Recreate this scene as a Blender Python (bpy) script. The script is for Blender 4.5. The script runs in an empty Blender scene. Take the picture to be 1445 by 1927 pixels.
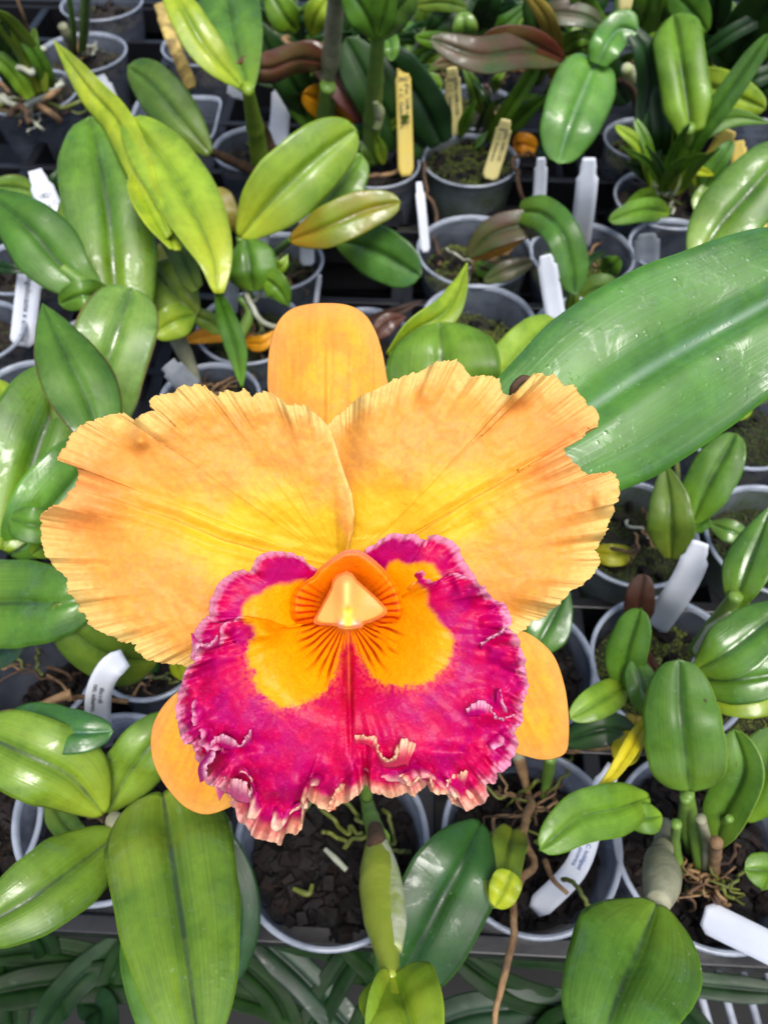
import bpy, math, random
import numpy as np
from mathutils import Vector, Matrix
random.seed(7); np.random.seed(7)
S = bpy.context.scene
COL = S.collection
# ------------------------------------------------------------------ camera, sky, sun, exposure
FPX, PITCH, CZ = 1420.0, math.radians(55), 0.43      # focal length in photo pixels, tilt below the horizon, height above pot rims
cd = bpy.data.cameras.new('camera'); cam = bpy.data.objects.new('camera', cd); COL.objects.link(cam)
cam.location = (0, 0, CZ); cam.rotation_euler = (math.pi/2 - PITCH, 0, 0)
cd.sensor_fit = 'VERTICAL'; cd.sensor_height = 24; cd.lens = FPX/1927*24
cd.clip_start = .01; cd.clip_end = 60
cd.dof.use_dof = True; cd.dof.focus_distance = .222; cd.dof.aperture_fstop = 11.5
S.camera = cam
W = bpy.data.worlds.new('World'); S.world = W; W.use_nodes = True
nt = W.node_tree; bg = nt.nodes['Background']
sky = nt.nodes.new('ShaderNodeTexSky'); sky.sky_type = 'NISHITA'; sky.sun_disc = False
sky.sun_elevation = math.radians(68); sky.sun_rotation = math.radians(160)
sky.air_density = 1.0; sky.dust_density = 3.5; sky.ozone_density = 1.0
nt.links.new(sky.outputs[0], bg.inputs[0]); bg.inputs[1].default_value = .12
sd = bpy.data.lights.new('sun', 'SUN'); sun = bpy.data.objects.new('sun', sd); COL.objects.link(sun)
sd.energy = 2.3; sd.angle = math.radians(32); sd.color = (1, .98, .95)
_el, _az = math.radians(68), math.radians(160)
sun.rotation_euler = Vector((math.sin(_az)*math.cos(_el), math.cos(_az)*math.cos(_el), math.sin(_el))).to_track_quat('Z', 'Y').to_euler()
S.view_settings.view_transform = 'Standard'; S.view_settings.look = 'None'
S.view_settings.exposure = 0.55; S.view_settings.gamma = 1
S.view_settings.use_curve_mapping = False
S.cycles.max_bounces = 7; S.cycles.transparent_max_bounces = 16; S.cycles.caustics_reflective = False; S.cycles.caustics_refractive = False
# ------------------------------------------------------------------ helpers
sp, cp = math.sin(PITCH), math.cos(PITCH)
CAM = np.array((0, 0, CZ))
def ray(px, py):
    u = (np.asarray(px, float)-722.5)/FPX; v = -(np.asarray(py, float)-963.5)/FPX
    return np.stack([u+0*v, v*sp+cp, v*cp-sp], -1)
def PD(px, py, d):
    return CAM + ray(px, py)*np.asarray(d, float)[..., None]
def PZ(px, py, z):
    r = ray(px, py); return CAM + r*((CZ-np.asarray(z, float))/(-r[..., 2]))[..., None]
def depth(p):
    q = np.asarray(p)-CAM; return q[..., 1]*cp - q[..., 2]*sp
def lin(c):
    c = np.asarray(c, float)/255.; return np.where(c <= .04045, c/12.92, ((c+.055)/1.055)**2.4)
def hsh(i, j, s):
    n = (i.astype(np.int64)*374761393 + j.astype(np.int64)*668265263 + s*982451653) & 0xffffffff
    n = ((n ^ (n >> 13))*1274126177) & 0xffffffff
    return ((n ^ (n >> 16)) & 0xffff)/65535.
def vn(x, y, s=0):
    x = np.asarray(x, float); y = np.asarray(y, float)+0*x
    i = np.floor(x); j = np.floor(y); fx = x-i; fy = y-j
    fx = fx*fx*(3-2*fx); fy = fy*fy*(3-2*fy)
    a = hsh(i, j, s)*(1-fx)+hsh(i+1, j, s)*fx; b = hsh(i, j+1, s)*(1-fx)+hsh(i+1, j+1, s)*fx
    return a*(1-fy)+b*fy
def fbm(x, y, s=0, o=3):
    r = 0; a = .5; t = 0
    for k in range(o):
        r = r+a*vn(x*2**k, y*2**k, s+k*17); t += a; a *= .5
    return r/t
def smooth(a, b, x):
    t = np.clip((x-a)/(b-a), 0, 1); return t*t*(3-2*t)
def resample(pts, n, closed=False, sm=False):
    p = np.asarray(pts, float)
    if closed: p = np.vstack([p, p[:1]])
    if sm:
        q = []
        for i in range(len(p)-1):
            p0 = p[i-1] if i > 0 else (p[-2] if closed else 2*p[0]-p[1]); p1, p2 = p[i], p[i+1]
            p3 = p[i+2] if i+2 < len(p) else (p[1] if closed else 2*p[-1]-p[-2])
            for t in np.linspace(0, 1, 8, endpoint=False):
                q.append(.5*((2*p1)+(-p0+p2)*t+(2*p0-5*p1+4*p2-p3)*t*t+(-p0+3*p1-3*p2+p3)*t**3))
        q.append(p[-1]); p = np.array(q)
    d = np.r_[0, np.cumsum(np.linalg.norm(np.diff(p, axis=0), axis=1))]
    t = np.linspace(0, d[-1], n, endpoint=not closed)
    return np.stack([np.interp(t, d, p[:, k]) for k in range(p.shape[1])], -1)
def sdist(x, y, poly):
    """signed distance in pixels, positive inside"""
    P = np.asarray(poly, float); x = np.asarray(x, float); y = np.asarray(y, float)
    best = np.full(x.shape, 1e9); ins = np.zeros(x.shape, bool)
    for a, b in zip(P, np.roll(P, -1, 0)):
        e = b-a; wx, wy = x-a[0], y-a[1]; h = np.clip((wx*e[0]+wy*e[1])/(e@e+1e-9), 0, 1)
        best = np.minimum(best, np.hypot(wx-e[0]*h, wy-e[1]*h))
        c = ((a[1] > y) != (b[1] > y)) & (x < (b[0]-a[0])*(y-a[1])/((b[1]-a[1]) if b[1] != a[1] else 1e-9)+a[0])
        ins ^= c
    return np.where(ins, best, -best)
def linedist(x, y, pl):
    P = np.asarray(pl, float); best = np.full(np.shape(x), 1e9)
    for a, b in zip(P[:-1], P[1:]):
        e = b-a; h = np.clip(((x-a[0])*e[0]+(y-a[1])*e[1])/(e@e), 0, 1)
        best = np.minimum(best, np.hypot(x-a[0]-e[0]*h, y-a[1]-e[1]*h))
    return best
def facing(V, F):
    V = np.asarray(V, float).reshape(-1, 3); f = [q for q in F if len(q) == 4][::7]; q = V[np.array(f)]
    n = np.cross(q[:, 2]-q[:, 0], q[:, 3]-q[:, 1]); w = ((CAM-q.mean(1))*n).sum()
    return F if w > 0 else [tuple(reversed(p)) for p in F]
def make(name, V, F, mat, parent=None, col=None, uv=None, sm=True, thick=0, loc=None, face=False):
    """one mesh object; V in world space, origin moved to loc / first vertex's neighbourhood"""
    V = np.asarray(V, float).reshape(-1, 3)
    if face: F = facing(V, F)
    pl = None
    if parent is not None:
        pl = np.zeros(3); q = parent
        while q is not None: pl = pl+np.array(q.location); q = q.parent
    if loc is None: loc = pl if pl is not None else V.mean(0)
    loc = np.asarray(loc, float)
    me = bpy.data.meshes.new(name); me.from_pydata((V-loc).tolist(), [], [list(map(int, f)) for f in F])
    if col is not None:
        a = me.color_attributes.new('Col', 'FLOAT_COLOR', 'POINT')
        c = np.ones((len(V), 4), np.float32); c[:, :3] = np.asarray(col).reshape(-1, 3); a.data.foreach_set('color', c.ravel())
    if uv is not None:
        l = me.uv_layers.new(name='UVMap'); vi = np.zeros(len(me.loops), np.int32); me.loops.foreach_get('vertex_index', vi)
        l.data.foreach_set('uv', np.asarray(uv, np.float32).reshape(-1, 2)[vi].ravel())
    if sm: me.polygons.foreach_set('use_smooth', np.ones(len(me.polygons), bool))
    for m in (mat if isinstance(mat, (list, tuple)) else [mat]): me.materials.append(m)
    me.update()
    o = bpy.data.objects.new(name, me); COL.objects.link(o)
    if parent is not None:
        o.parent = parent; o.location = loc-pl
    else: o.location = loc
    if thick:
        m = o.modifiers.new('thickness', 'SOLIDIFY'); m.thickness = thick; m.offset = -1
    return o
def empty(name, loc, label, cat, group=None):
    o = bpy.data.objects.new(name, None); COL.objects.link(o); o.location = tuple(map(float, loc)); o.empty_display_size = .01
    tag(o, label, cat, group); return o
def tag(o, label, cat, group=None):
    o['label'] = label; o['category'] = cat
    if group: o['group'] = group
    return o
def gridfaces(n, m, wrap=False, off=0):
    F = []
    for i in range(n-1):
        for j in range(m if wrap else m-1):
            a = off+i*m+j; b = off+i*m+(j+1) % m; F.append((a, b, b+m, a+m))
    return F
# ------------------------------------------------------------------ materials
def newmat(name):
    m = bpy.data.materials.new(name); m.use_nodes = True; t = m.node_tree
    return m, t, t.nodes['Principled BSDF'], t.nodes['Material Output']
def N(t, typ, **k):
    n = t.nodes.new(typ)
    for a, b in k.items(): setattr(n, a, b)
    return n
def ramp(t, src, stops):
    r = N(t, 'ShaderNodeValToRGB'); e = r.color_ramp.elements
    while len(e) < len(stops): e.new(.5)
    for x, (p, c) in zip(e, stops):
        x.position = p; x.color = (*c, 1) if not np.isscalar(c) else (c, c, c, 1)
    t.links.new(src, r.inputs[0]); return r.outputs[0]
def mix(t, f, a, b, mode='MIX'):
    n = N(t, 'ShaderNodeMix', data_type='RGBA', blend_type=mode)
    for s, v in ((n.inputs[0], f), (n.inputs[6], a), (n.inputs[7], b)):
        if isinstance(v, bpy.types.NodeSocket): t.links.new(v, s)
        elif np.isscalar(v): s.default_value = v
        else: s.default_value = (*map(float, v), 1)
    return n.outputs[2]
def math_(t, op, a, b=0., clamp=False):
    n = N(t, 'ShaderNodeMath', operation=op, use_clamp=clamp)
    for s, v in ((n.inputs[0], a), (n.inputs[1], b)):
        if isinstance(v, bpy.types.NodeSocket): t.links.new(v, s)
        else: s.default_value = v
    return n.outputs[0]
def noise(t, vec, scale, detail=3, rough=.5):
    n = N(t, 'ShaderNodeTexNoise'); n.inputs['Scale'].default_value = scale; n.inputs['Detail'].default_value = detail; n.inputs['Roughness'].default_value = rough
    t.links.new(vec, n.inputs['Vector']); return n.outputs['Fac']
def simple(name, c, rough=.5, c2=None, nscale=60, bump=0, bscale=200, spec=.5, metal=0, transl=0, alpha=None, coat=0):
    m, t, b, out = newmat(name)
    tc = N(t, 'ShaderNodeTexCoord').outputs['Object']
    c = lin(c); src = None
    if c2 is not None:
        f = ramp(t, noise(t, tc, nscale, 4, .6), [(.35, 0), (.65, 1)]); src = mix(t, f, c, lin(c2)); t.links.new(src, b.inputs['Base Color'])
    else: b.inputs['Base Color'].default_value = (*c, 1)
    b.inputs['Roughness'].default_value = rough; b.inputs['Specular IOR Level'].default_value = spec; b.inputs['Metallic'].default_value = metal
    b.inputs['Coat Weight'].default_value = coat; b.inputs['Coat Roughness'].default_value = .1
    if bump:
        n = N(t, 'ShaderNodeBump'); n.inputs['Strength'].default_value = bump; n.inputs['Distance'].default_value = .001
        t.links.new(noise(t, tc, bscale, 4), n.inputs['Height']); t.links.new(n.outputs[0], b.inputs['Normal'])
    sh = b.outputs[0]
    if transl:
        tr = N(t, 'ShaderNodeBsdfTranslucent'); mx = N(t, 'ShaderNodeMixShader'); mx.inputs[0].default_value = transl
        if src is not None: t.links.new(src, tr.inputs[0])
        else: tr.inputs[0].default_value = (*c, 1)
        t.links.new(sh, mx.inputs[1]); t.links.new(tr.outputs[0], mx.inputs[2]); sh = mx.outputs[0]
    if alpha is not None:
        tr = N(t, 'ShaderNodeBsdfTransparent'); mx = N(t, 'ShaderNodeMixShader')
        f = ramp(t, noise(t, tc, 35, 5, .65), [(.3, alpha*.7), (.7, min(1, alpha*1.25))]); t.links.new(f, mx.inputs[0])
        t.links.new(tr.outputs[0], mx.inputs[1]); t.links.new(sh, mx.inputs[2]); sh = mx.outputs[0]
    t.links.new(sh, out.inputs[0]); return m
def leafmat(name, a, b2, base=None, edge=None, vein=None, wet=.4, rib=.06, spots=None, patch=None):
    m, t, b, out = newmat(name)
    tcn = N(t, 'ShaderNodeTexCoord'); tc = tcn.outputs['Object']; sx = N(t, 'ShaderNodeSeparateXYZ'); t.links.new(tcn.outputs['UV'], sx.inputs[0])
    u, v = sx.outputs[0], sx.outputs[1]
    sat = np.array([.82, .90, .62]); A, B = lin(a)*sat, lin(b2)*sat; base = None if base is None else np.array(base)*np.array([.95, .97, .85])
    n1 = noise(t, tc, 28, 4, .55)
    c = mix(t, ramp(t, n1, [(.36, 0), (.64, 1)]), A, B)
    if patch is not None:
        c = mix(t, ramp(t, noise(t, tc, 16, 2), [(.52, 0), (.66, .9)]), c, lin(patch))
    # base of the leaf
    if base is not None:
        f = math_(t, 'ADD', u, math_(t, 'MULTIPLY', math_(t, 'SUBTRACT', n1, .5), .35))
        c = mix(t, ramp(t, f, [(.05, 1), (.45, 0)]), c, lin(base))
    av = math_(t, 'ABSOLUTE', math_(t, 'SUBTRACT', v, .5))
    c = mix(t, ramp(t, av, [(.06, 0), (.20, .28), (.34, 0)]), c, np.minimum(B*np.array([1.5, 1.3, .9]), 1))
    c = mix(t, ramp(t, av, [(.33, 0), (.49, .45)]), c, A*.6)
    # parallel veins
    wv = N(t, 'ShaderNodeTexNoise', noise_dimensions='2D'); wv.inputs['Scale'].default_value = 1; wv.inputs['Detail'].default_value = 2
    cmb = N(t, 'ShaderNodeCombineXYZ'); t.links.new(math_(t, 'MULTIPLY', v, 46), cmb.inputs[0]); t.links.new(math_(t, 'MULTIPLY', u, 1.6), cmb.inputs[1])
    t.links.new(cmb.outputs[0], wv.inputs['Vector'])
    c = mix(t, ramp(t, wv.outputs['Fac'], [(.35, .22), (.6, 0)]), c, lin((30, 60, 12)) if vein is None else lin(vein))
    c = mix(t, ramp(t, av, [(.0, .9), (.016, .7), (.035, .15), (.10, 0)]), c, (lin(vein) if vein is not None else A*.45))
    if edge is not None: c = mix(t, ramp(t, av, [(.47, 0), (.496, .9)]), c, lin(edge))
    else: c = mix(t, ramp(t, av, [(.475, 0), (.498, .55)]), c, np.minimum(B*1.5, 1))
    sn = noise(t, tc, 240, 3, .6)
    c = mix(t, ramp(t, sn, [(.3, .16), (.5, 0)]), c, A*.35)
    # lighter mottling, dried mineral residue, small brown scars
    c = mix(t, ramp(t, noise(t, tc, 34, 5, .7), [(.45, 0), (.72, .5)]), c, np.minimum(B*1.7+.004, 1))
    if wet > .2: c = mix(t, ramp(t, noise(t, tc, 480, 2, .6), [(.69, 0), (.78, .3*(.3+wet))]), c, lin((190, 200, 190)))
    c = mix(t, ramp(t, noise(t, tc, 130, 2, .8), [(.74, 0), (.77, .7)]), c, lin((84, 60, 34)))
    if spots is not None:
        c = mix(t, ramp(t, noise(t, tc, 70, 3, .7), [(.66, 0), (.71, 1)]), c, lin(spots))
    oi = N(t, 'ShaderNodeObjectInfo'); c = mix(t, 1, c, ramp(t, oi.outputs['Random'], [(0, (.60, .74, .80)), (.5, (1, 1, 1)), (1, (1.32, 1.16, .85))]), 'MULTIPLY')
    t.links.new(c, b.inputs['Base Color'])
    # wetness: smooth films of water over the dull cuticle, beads, and dried scale
    wn = N(t, 'ShaderNodeTexNoise'); wn.inputs['Scale'].default_value = 55; wn.inputs['Detail'].default_value = 4; wn.inputs['Roughness'].default_value = .6; wn.inputs['Distortion'].default_value = .6
    t.links.new(tc, wn.inputs['Vector'])
    film = ramp(t, wn.outputs['Fac'], [(.60-.14*wet, 0), (.66-.10*wet, 1)])
    r = math_(t, 'ADD', ramp(t, film, [(0, .47), (1, .30-.10*wet)]), math_(t, 'MULTIPLY', math_(t, 'SUBTRACT', n1, .5), .3)); t.links.new(r, b.inputs['Roughness'])
    b.inputs['Specular IOR Level'].default_value = .4+.2*wet if wet else .12
    t.links.new(math_(t, 'MULTIPLY', math_(t, 'ADD', film, .12), min(.9, .2+.8*wet) if wet else 0), b.inputs['Coat Weight']); b.inputs['Coat Roughness'].default_value = .21; b.inputs['Coat IOR'].default_value = 1.55
    vo = N(t, 'ShaderNodeTexVoronoi'); vo.inputs['Scale'].default_value = 300; t.links.new(tc, vo.inputs['Vector'])
    bead = ramp(t, vo.outputs['Distance'], [(.0, 1), (.28, 0)])
    gate = ramp(t, noise(t, tc, 90, 2), [(.50, 0), (.56, 1)])
    bead = math_(t, 'MULTIPLY', bead, gate)
    h = math_(t, 'ADD', math_(t, 'MULTIPLY', film, .16*wet), math_(t, 'MULTIPLY', bead, .5*wet**2))
    h = math_(t, 'ADD', h, math_(t, 'MULTIPLY', noise(t, tc, 60, 3), .5))
    h = math_(t, 'ADD', h, math_(t, 'MULTIPLY', wv.outputs['Fac'], .25))
    bp = N(t, 'ShaderNodeBump'); bp.inputs['Strength'].default_value = .5; bp.inputs['Distance'].default_value = .00065
    t.links.new(h, bp.inputs['Height']); t.links.new(bp.outputs[0], b.inputs['Normal']); t.links.new(bp.outputs[0], b.inputs['Coat Normal'])
    tr = N(t, 'ShaderNodeBsdfTranslucent'); mx = N(t, 'ShaderNodeMixShader'); mx.inputs[0].default_value = .16
    t.links.new(mix(t, .5, c, np.minimum(B*np.array([2., 1.9, .8]), 1)), tr.inputs[0])
    t.links.new(b.outputs[0], mx.inputs[1]); t.links.new(tr.outputs[0], mx.inputs[2]); t.links.new(mx.outputs[0], out.inputs[0])
    return m
M = {}
M['G'] = leafmat('leaf_green', (76, 116, 32), (100, 140, 44), base=(128, 165, 52), wet=.35)
M['GL'] = leafmat('leaf_lime', (110, 146, 40), (148, 172, 54), base=(190, 196, 50), wet=.4, vein=(92, 120, 34))
M['GM'] = leafmat('leaf_rosette', (100, 134, 36), (128, 156, 48), base=(160, 176, 46), wet=.7, vein=(48, 66, 40), patch=(158, 172, 48))
M['GY'] = leafmat('leaf_yellow_green', (146, 172, 38), (186, 190, 46), base=(150, 178, 40), wet=.35, vein=(120, 140, 30))
M['GB'] = leafmat('leaf_big_wet', (66, 114, 36), (90, 140, 50), base=(84, 136, 34), wet=.85, vein=(96, 136, 96))
M['GW'] = leafmat('leaf_green_wet', (64, 106, 34), (92, 134, 46), base=(128, 160, 40), wet=.75)
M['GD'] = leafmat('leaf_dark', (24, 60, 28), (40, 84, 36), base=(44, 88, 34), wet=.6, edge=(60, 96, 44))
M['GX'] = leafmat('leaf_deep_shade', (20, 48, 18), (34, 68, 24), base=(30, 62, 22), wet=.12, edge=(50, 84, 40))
M['GO'] = leafmat('leaf_olive', (82, 112, 40), (106, 130, 50), base=(124, 140, 44), wet=.2)
M['GP'] = leafmat('leaf_pale_bronze', (92, 134, 56), (126, 158, 84), base=(110, 150, 60), edge=(120, 96, 60), wet=.8)
M['GR'] = leafmat('leaf_bronze_edged', (60, 104, 28), (88, 124, 40), base=(70, 118, 28), edge=(110, 62, 44), wet=.4)
M['AU'] = leafmat('leaf_autumn', (190, 150, 20), (150, 160, 40), base=(214, 140, 30), patch=(110, 140, 40), wet=.6, vein=(150, 120, 20))
M['YE'] = leafmat('leaf_yellow', (178, 164, 16), (200, 184, 28), base=(190, 160, 24), wet=.2, vein=(180, 160, 20))
M['OR'] = leafmat('leaf_orange', (196, 120, 10), (214, 150, 24), base=(150, 90, 24), wet=.2, vein=(150, 90, 20), spots=(110, 60, 20))
M['RD'] = leafmat('leaf_red', (112, 44, 48), (92, 74, 44), base=(130, 56, 60), edge=(80, 50, 40), wet=.4, vein=(90, 40, 40))
M['RG'] = leafmat('leaf_red_green', (74, 100, 50), (104, 70, 62), base=(90, 104, 50), edge=(110, 60, 50), wet=.5)
M['TN'] = leafmat('leaf_tan', (170, 140, 70), (190, 160, 84), base=(140, 100, 40), wet=.1, vein=(130, 90, 50), edge=(120, 70, 30))
M['BR'] = leafmat('leaf_brown', (92, 48, 38), (70, 40, 32), base=(80, 44, 30), wet=.3, vein=(60, 30, 24), edge=(60, 36, 30))
M['SP'] = leafmat('leaf_spotted', (70, 112, 34), (96, 132, 46), base=(108, 136, 44), wet=.35, edge=(130, 156, 50), spots=(70, 48, 34))
M['GS'] = leafmat('strap_leaf_shaded', (12, 34, 14), (22, 50, 22), base=(16, 40, 16), wet=0, edge=(26, 54, 26))  # dark strap green, deepened further so the colour carries the bench's shade
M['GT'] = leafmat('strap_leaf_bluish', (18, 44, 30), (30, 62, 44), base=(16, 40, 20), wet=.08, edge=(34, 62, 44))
M['cane'] = simple('cane_green', (92, 130, 52), .4, (120, 150, 60), 50, .3, 300, transl=.05)
M['caneL'] = simple('cane_lime', (124, 156, 44), .4, (150, 178, 56), 50, .3, 300, transl=.1)
M['bulb'] = simple('bulb_skin', (150, 168, 52), .35, (176, 186, 70), 50, .2, 300, transl=.1, coat=.3)
M['caneG'] = simple('cane_papery_grey', (156, 154, 128), .7, (108, 110, 82), 40, .6, 200)
M['sheath'] = simple('sheath_papery', (222, 224, 196), .55, (168, 184, 92), 70, .7, 160, transl=.2)
M['rootT'] = simple('root_tan', (158, 124, 84), .7, (98, 74, 50), 90, .8, 300)
M['rootW'] = simple('root_white', (186, 190, 172), .7, (150, 150, 120), 60, .5, 300)
M['rootG'] = simple('root_green', (112, 118, 44), .5, (74, 84, 36), 60, .3, 300)
M['rootB'] = simple('root_brown', (96, 70, 48), .8, (60, 44, 30), 60, .8, 300)
M['tagW'] = simple('tag_white_plastic', (228, 232, 240), .4, (212, 218, 230), 30, .1, 90, transl=.15)
M['tagC'] = simple('tag_cream_plastic', (226, 214, 140), .5, (214, 202, 140), 60, .1, 90, transl=.1)
M['tagY'] = simple('tag_yellow_plastic', (226, 200, 96), .5, (216, 196, 110), 60, .1, 90, transl=.1)
M['tagG'] = simple('tag_greyed_plastic', (176, 182, 190), .45, (206, 210, 216), 60, .3, 90, transl=.25, alpha=.7)
M['bamboo'] = simple('tag_weathered_yellow', (200, 176, 96), .7, (110, 90, 50), 90, .5, 200)
M['ink'] = simple('ink', (52, 54, 66), .7)
M['inkB'] = simple('ink_blue', (70, 92, 150), .7)
M['pot'] = simple('pot_clear_plastic', (132, 140, 156), .25, (84, 92, 102), 30, .3, 120, alpha=.28, coat=.6)
M['potG'] = simple('pot_algae_plastic', (74, 86, 60), .4, (104, 112, 116), 26, .25, 120, alpha=.8)
M['potN'] = simple('pot_near_milky', (186, 196, 218), .22, (96, 104, 122), 40, .5, 90, alpha=.46, coat=.9)
M['rim'] = simple('pot_rim_plastic', (186, 194, 208), .25, (132, 140, 152), 70, .3, 160, alpha=.72, coat=.6)
M['tray'] = simple('tray_black_plastic', (12, 13, 16), .4, (20, 21, 25), 30, .2, 120, coat=.1)
M['bark'] = simple('bark', (7, 7, 8), .75, (24, 16, 12), 60, .9, 260, spec=.3)
M['barkB'] = simple('bark_brown', (40, 27, 19), .8, (22, 15, 12), 60, .9, 260, spec=.3)
M['dirt'] = simple('potting_soil', (38, 27, 20), .9, (15, 13, 11), 160, 1, 300)
M['moss'] = simple('moss', (74, 92, 26), .85, (104, 112, 40), 120, .8, 500, transl=.1)
M['mossD'] = simple('moss_dark', (38, 56, 20), .85, (64, 76, 28), 120, .8, 500, transl=.1)
M['mossBed'] = simple('moss_bed', (40, 44, 16), .9, (22, 17, 12), 160, 1, 400)
M['ground'] = simple('ground_dark', (12, 13, 13), .8, (22, 22, 22), 8, .3, 30)
M['wire'] = simple('wire_white', (170, 176, 190), .35, (120, 124, 134), 40, .1)
# ------------------------------------------------------------------ setting: dark ground, bench slats, trays
def box(x0, x1, y0, y1, z0, z1):
    V = [(x, y, z) for z in (z0, z1) for y in (y0, y1) for x in (x0, x1)]
    F = [(0, 2, 3, 1), (4, 5, 7, 6), (0, 1, 5, 4), (2, 6, 7, 3), (0, 4, 6, 2), (1, 3, 7, 5)]
    return V, F
def join(parts):
    V = []; F = []
    for v, f in parts:
        o = len(V); V += [tuple(p) for p in v]; F += [tuple(i+o for i in q) for q in f]
    return V, F
n = 60; gx = np.linspace(-6, 6, n); X, Y = np.meshgrid(gx, gx+4)
g = make('ground', np.stack([X, Y, -.32+.01*vn(X*3, Y*3)], -1), gridfaces(n, n), M['ground'], loc=(0, 0, -.32)); g['kind'] = 'structure'
bt = make('bench_top', *join([box(-1.6, 1.6, y, y+.035, -.132, -.122) for y in np.arange(.09, 2.1, .055)]), M['tray'], sm=False, loc=(0, 1, -.13)); bt['kind'] = 'structure'
YAW = math.radians(-2.6)
def tray(x0, y0, nx, ny, label):
    P = []; pit = .1005; w = .0055; z1 = -.034
    for i in range(nx+1):
        x = i*pit; P.append(box(x-w, x+w, 0, ny*pit, z1-.05, z1-.0005*(i % 2)))
    for j in range(ny+1):
        y = j*pit; P.append(box(-.004, nx*pit+.004, y-w*.8, y+w*.8, z1-.030, z1+.0012))
    P.append(box(-.012, nx*pit+.012, -.014, -.0045, z1-.012, z1+.010)); P.append(box(-.012, nx*pit+.012, ny*pit+.0045, ny*pit+.013, z1-.07, z1+.006))
    P.append(box(-.002, nx*pit, .002, ny*pit, -.116, -.111))
    for i in range(nx):
        for j in range(ny):
            cx, cy = (i+.5)*pit, (j+.5)*pit
            P.append(box(cx-.03, cx+.03, cy-.003, cy+.003, -.1105, -.104)); P.append(box(cx-.003, cx+.003, cy-.03, cy+.03, -.1105, -.1035))
    V, F = join(P); V = np.array(V); c, s = math.cos(YAW), math.sin(YAW)
    V = np.stack([x0+V[:, 0]*c-V[:, 1]*s, y0+V[:, 0]*s+V[:, 1]*c, V[:, 2]], -1)
    o = make('pot_tray', V, F, M['tray'], sm=False, loc=(x0, y0, -.11)); b = o.modifiers.new('bevel', 'BEVEL'); b.width = .0012; b.segments = 2
    tag(o, label, 'tray', 'black pot trays on the bench')
tray(-.388, .0707, 4, 3, 'black grid tray under the pots at the front left, below the flower')
tray(.022, .052, 4, 3, 'black grid tray under the large pots at the front right')
tray(-.60, .39, 6, 3, 'black grid tray under the pots left of the orange sepal')
tray(.012, .362, 6, 3, 'black grid tray under the row of pots behind the big wet leaf')
tray(-.70, .704, 7, 5, 'black grid tray under the rearmost pots at the upper left')
tray(.012, .6715, 7, 5, 'black grid tray under the rearmost pots at the upper right')
# ------------------------------------------------------------------ pots
def lathe(prof, n=64, sq=0):
    a = np.linspace(0, 2*math.pi, n, endpoint=False); k = np.ones(n)
    if sq: k = (np.abs(np.cos(a))**sq+np.abs(np.sin(a))**sq)**(-1/sq)
    V = [(r*kk*math.cos(t), r*kk*math.sin(t), z) for r, z in prof for t, kk in zip(a, k)]
    return np.array(V), gridfaces(len(prof), n, True)
def chunk(r):
    V, F = box(-1, 1, -1, 1, -1, 1); V = np.array(V)*np.array([random.uniform(.5, 1.3), random.uniform(.4, .9), random.uniform(.25, .6)])*r
    V += np.random.uniform(-.22, .22, V.shape)*r
    R = np.array(Matrix.Rotation(random.uniform(0, 6.28), 3, 'Z') @ Matrix.Rotation(random.uniform(-.7, .7), 3, 'X') @ Matrix.Rotation(random.uniform(-.7, .7), 3, 'Y'))
    return V@R.T, F
def fillmesh(kind, R, seed):
    random.seed(seed); np.random.seed(seed)
    nr, na = 16, 48; V = []
    for i in range(nr):
        for j in range(na):
            r = R*i/(nr-1); a = 2*math.pi*j/na; x, y = r*math.cos(a), r*math.sin(a)
            V.append((x, y, (fbm(np.array(x*90), np.array(y*90), seed)-.5)*(.012 if kind != 'bark' else .006)+(0 if kind == 'bark' else .004*(1-(r/R)**2))))
    F = gridfaces(nr, na, True); mi = [0]*len(F); P = [(V, F)]
    if kind == 'bark':
        for k in range(330):
            r = R*.95*math.sqrt(random.random()); a = random.uniform(0, 6.28); v, f = chunk(random.uniform(.0018, .0046))
            P.append((v+np.array([r*math.cos(a), r*math.sin(a), random.uniform(0, .006)]), f)); mi += [int(random.random() < .10)]*len(f)
    else:
        for k in range(26):
            r = R*.92*math.sqrt(random.random()); a = random.uniform(0, 6.28); v, f = chunk(random.uniform(.002, .005))
            P.append((v+np.array([r*math.cos(a), r*math.sin(a), random.uniform(.002, .006)]), f)); mi += [2]*len(f)
        dens = 2600 if kind != 'dirt' else 350
        for k in range(dens):
            r = R*.97*math.sqrt(random.random()); a = random.uniform(0, 6.28); x, y = r*math.cos(a), r*math.sin(a)
            if vn(np.array(x*70+9), np.array(y*70), seed+5) < (.33 if kind == 'moss' else .5): continue
            z = float((fbm(np.array(x*90), np.array(y*90), seed)-.5)*.012+.004*(1-(r/R)**2))
            L = random.uniform(.0009, .0026); t = random.uniform(0, 6.28); el = random.uniform(.1, 1.2); w = L*.34
            d = np.array([math.cos(t)*math.cos(el), math.sin(t)*math.cos(el), math.sin(el)])*L; s = np.array([-math.sin(t), math.cos(t), 0])*w
            p = np.array([x, y, z+.0006]); P.append(([p-s*.4, p+d*.5-s, p+d, p+d*.5+s], [(0, 1, 2, 3)])); mi += [1]
    V, F = join(P); return np.array(V), F, mi
FILL = {}
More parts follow.
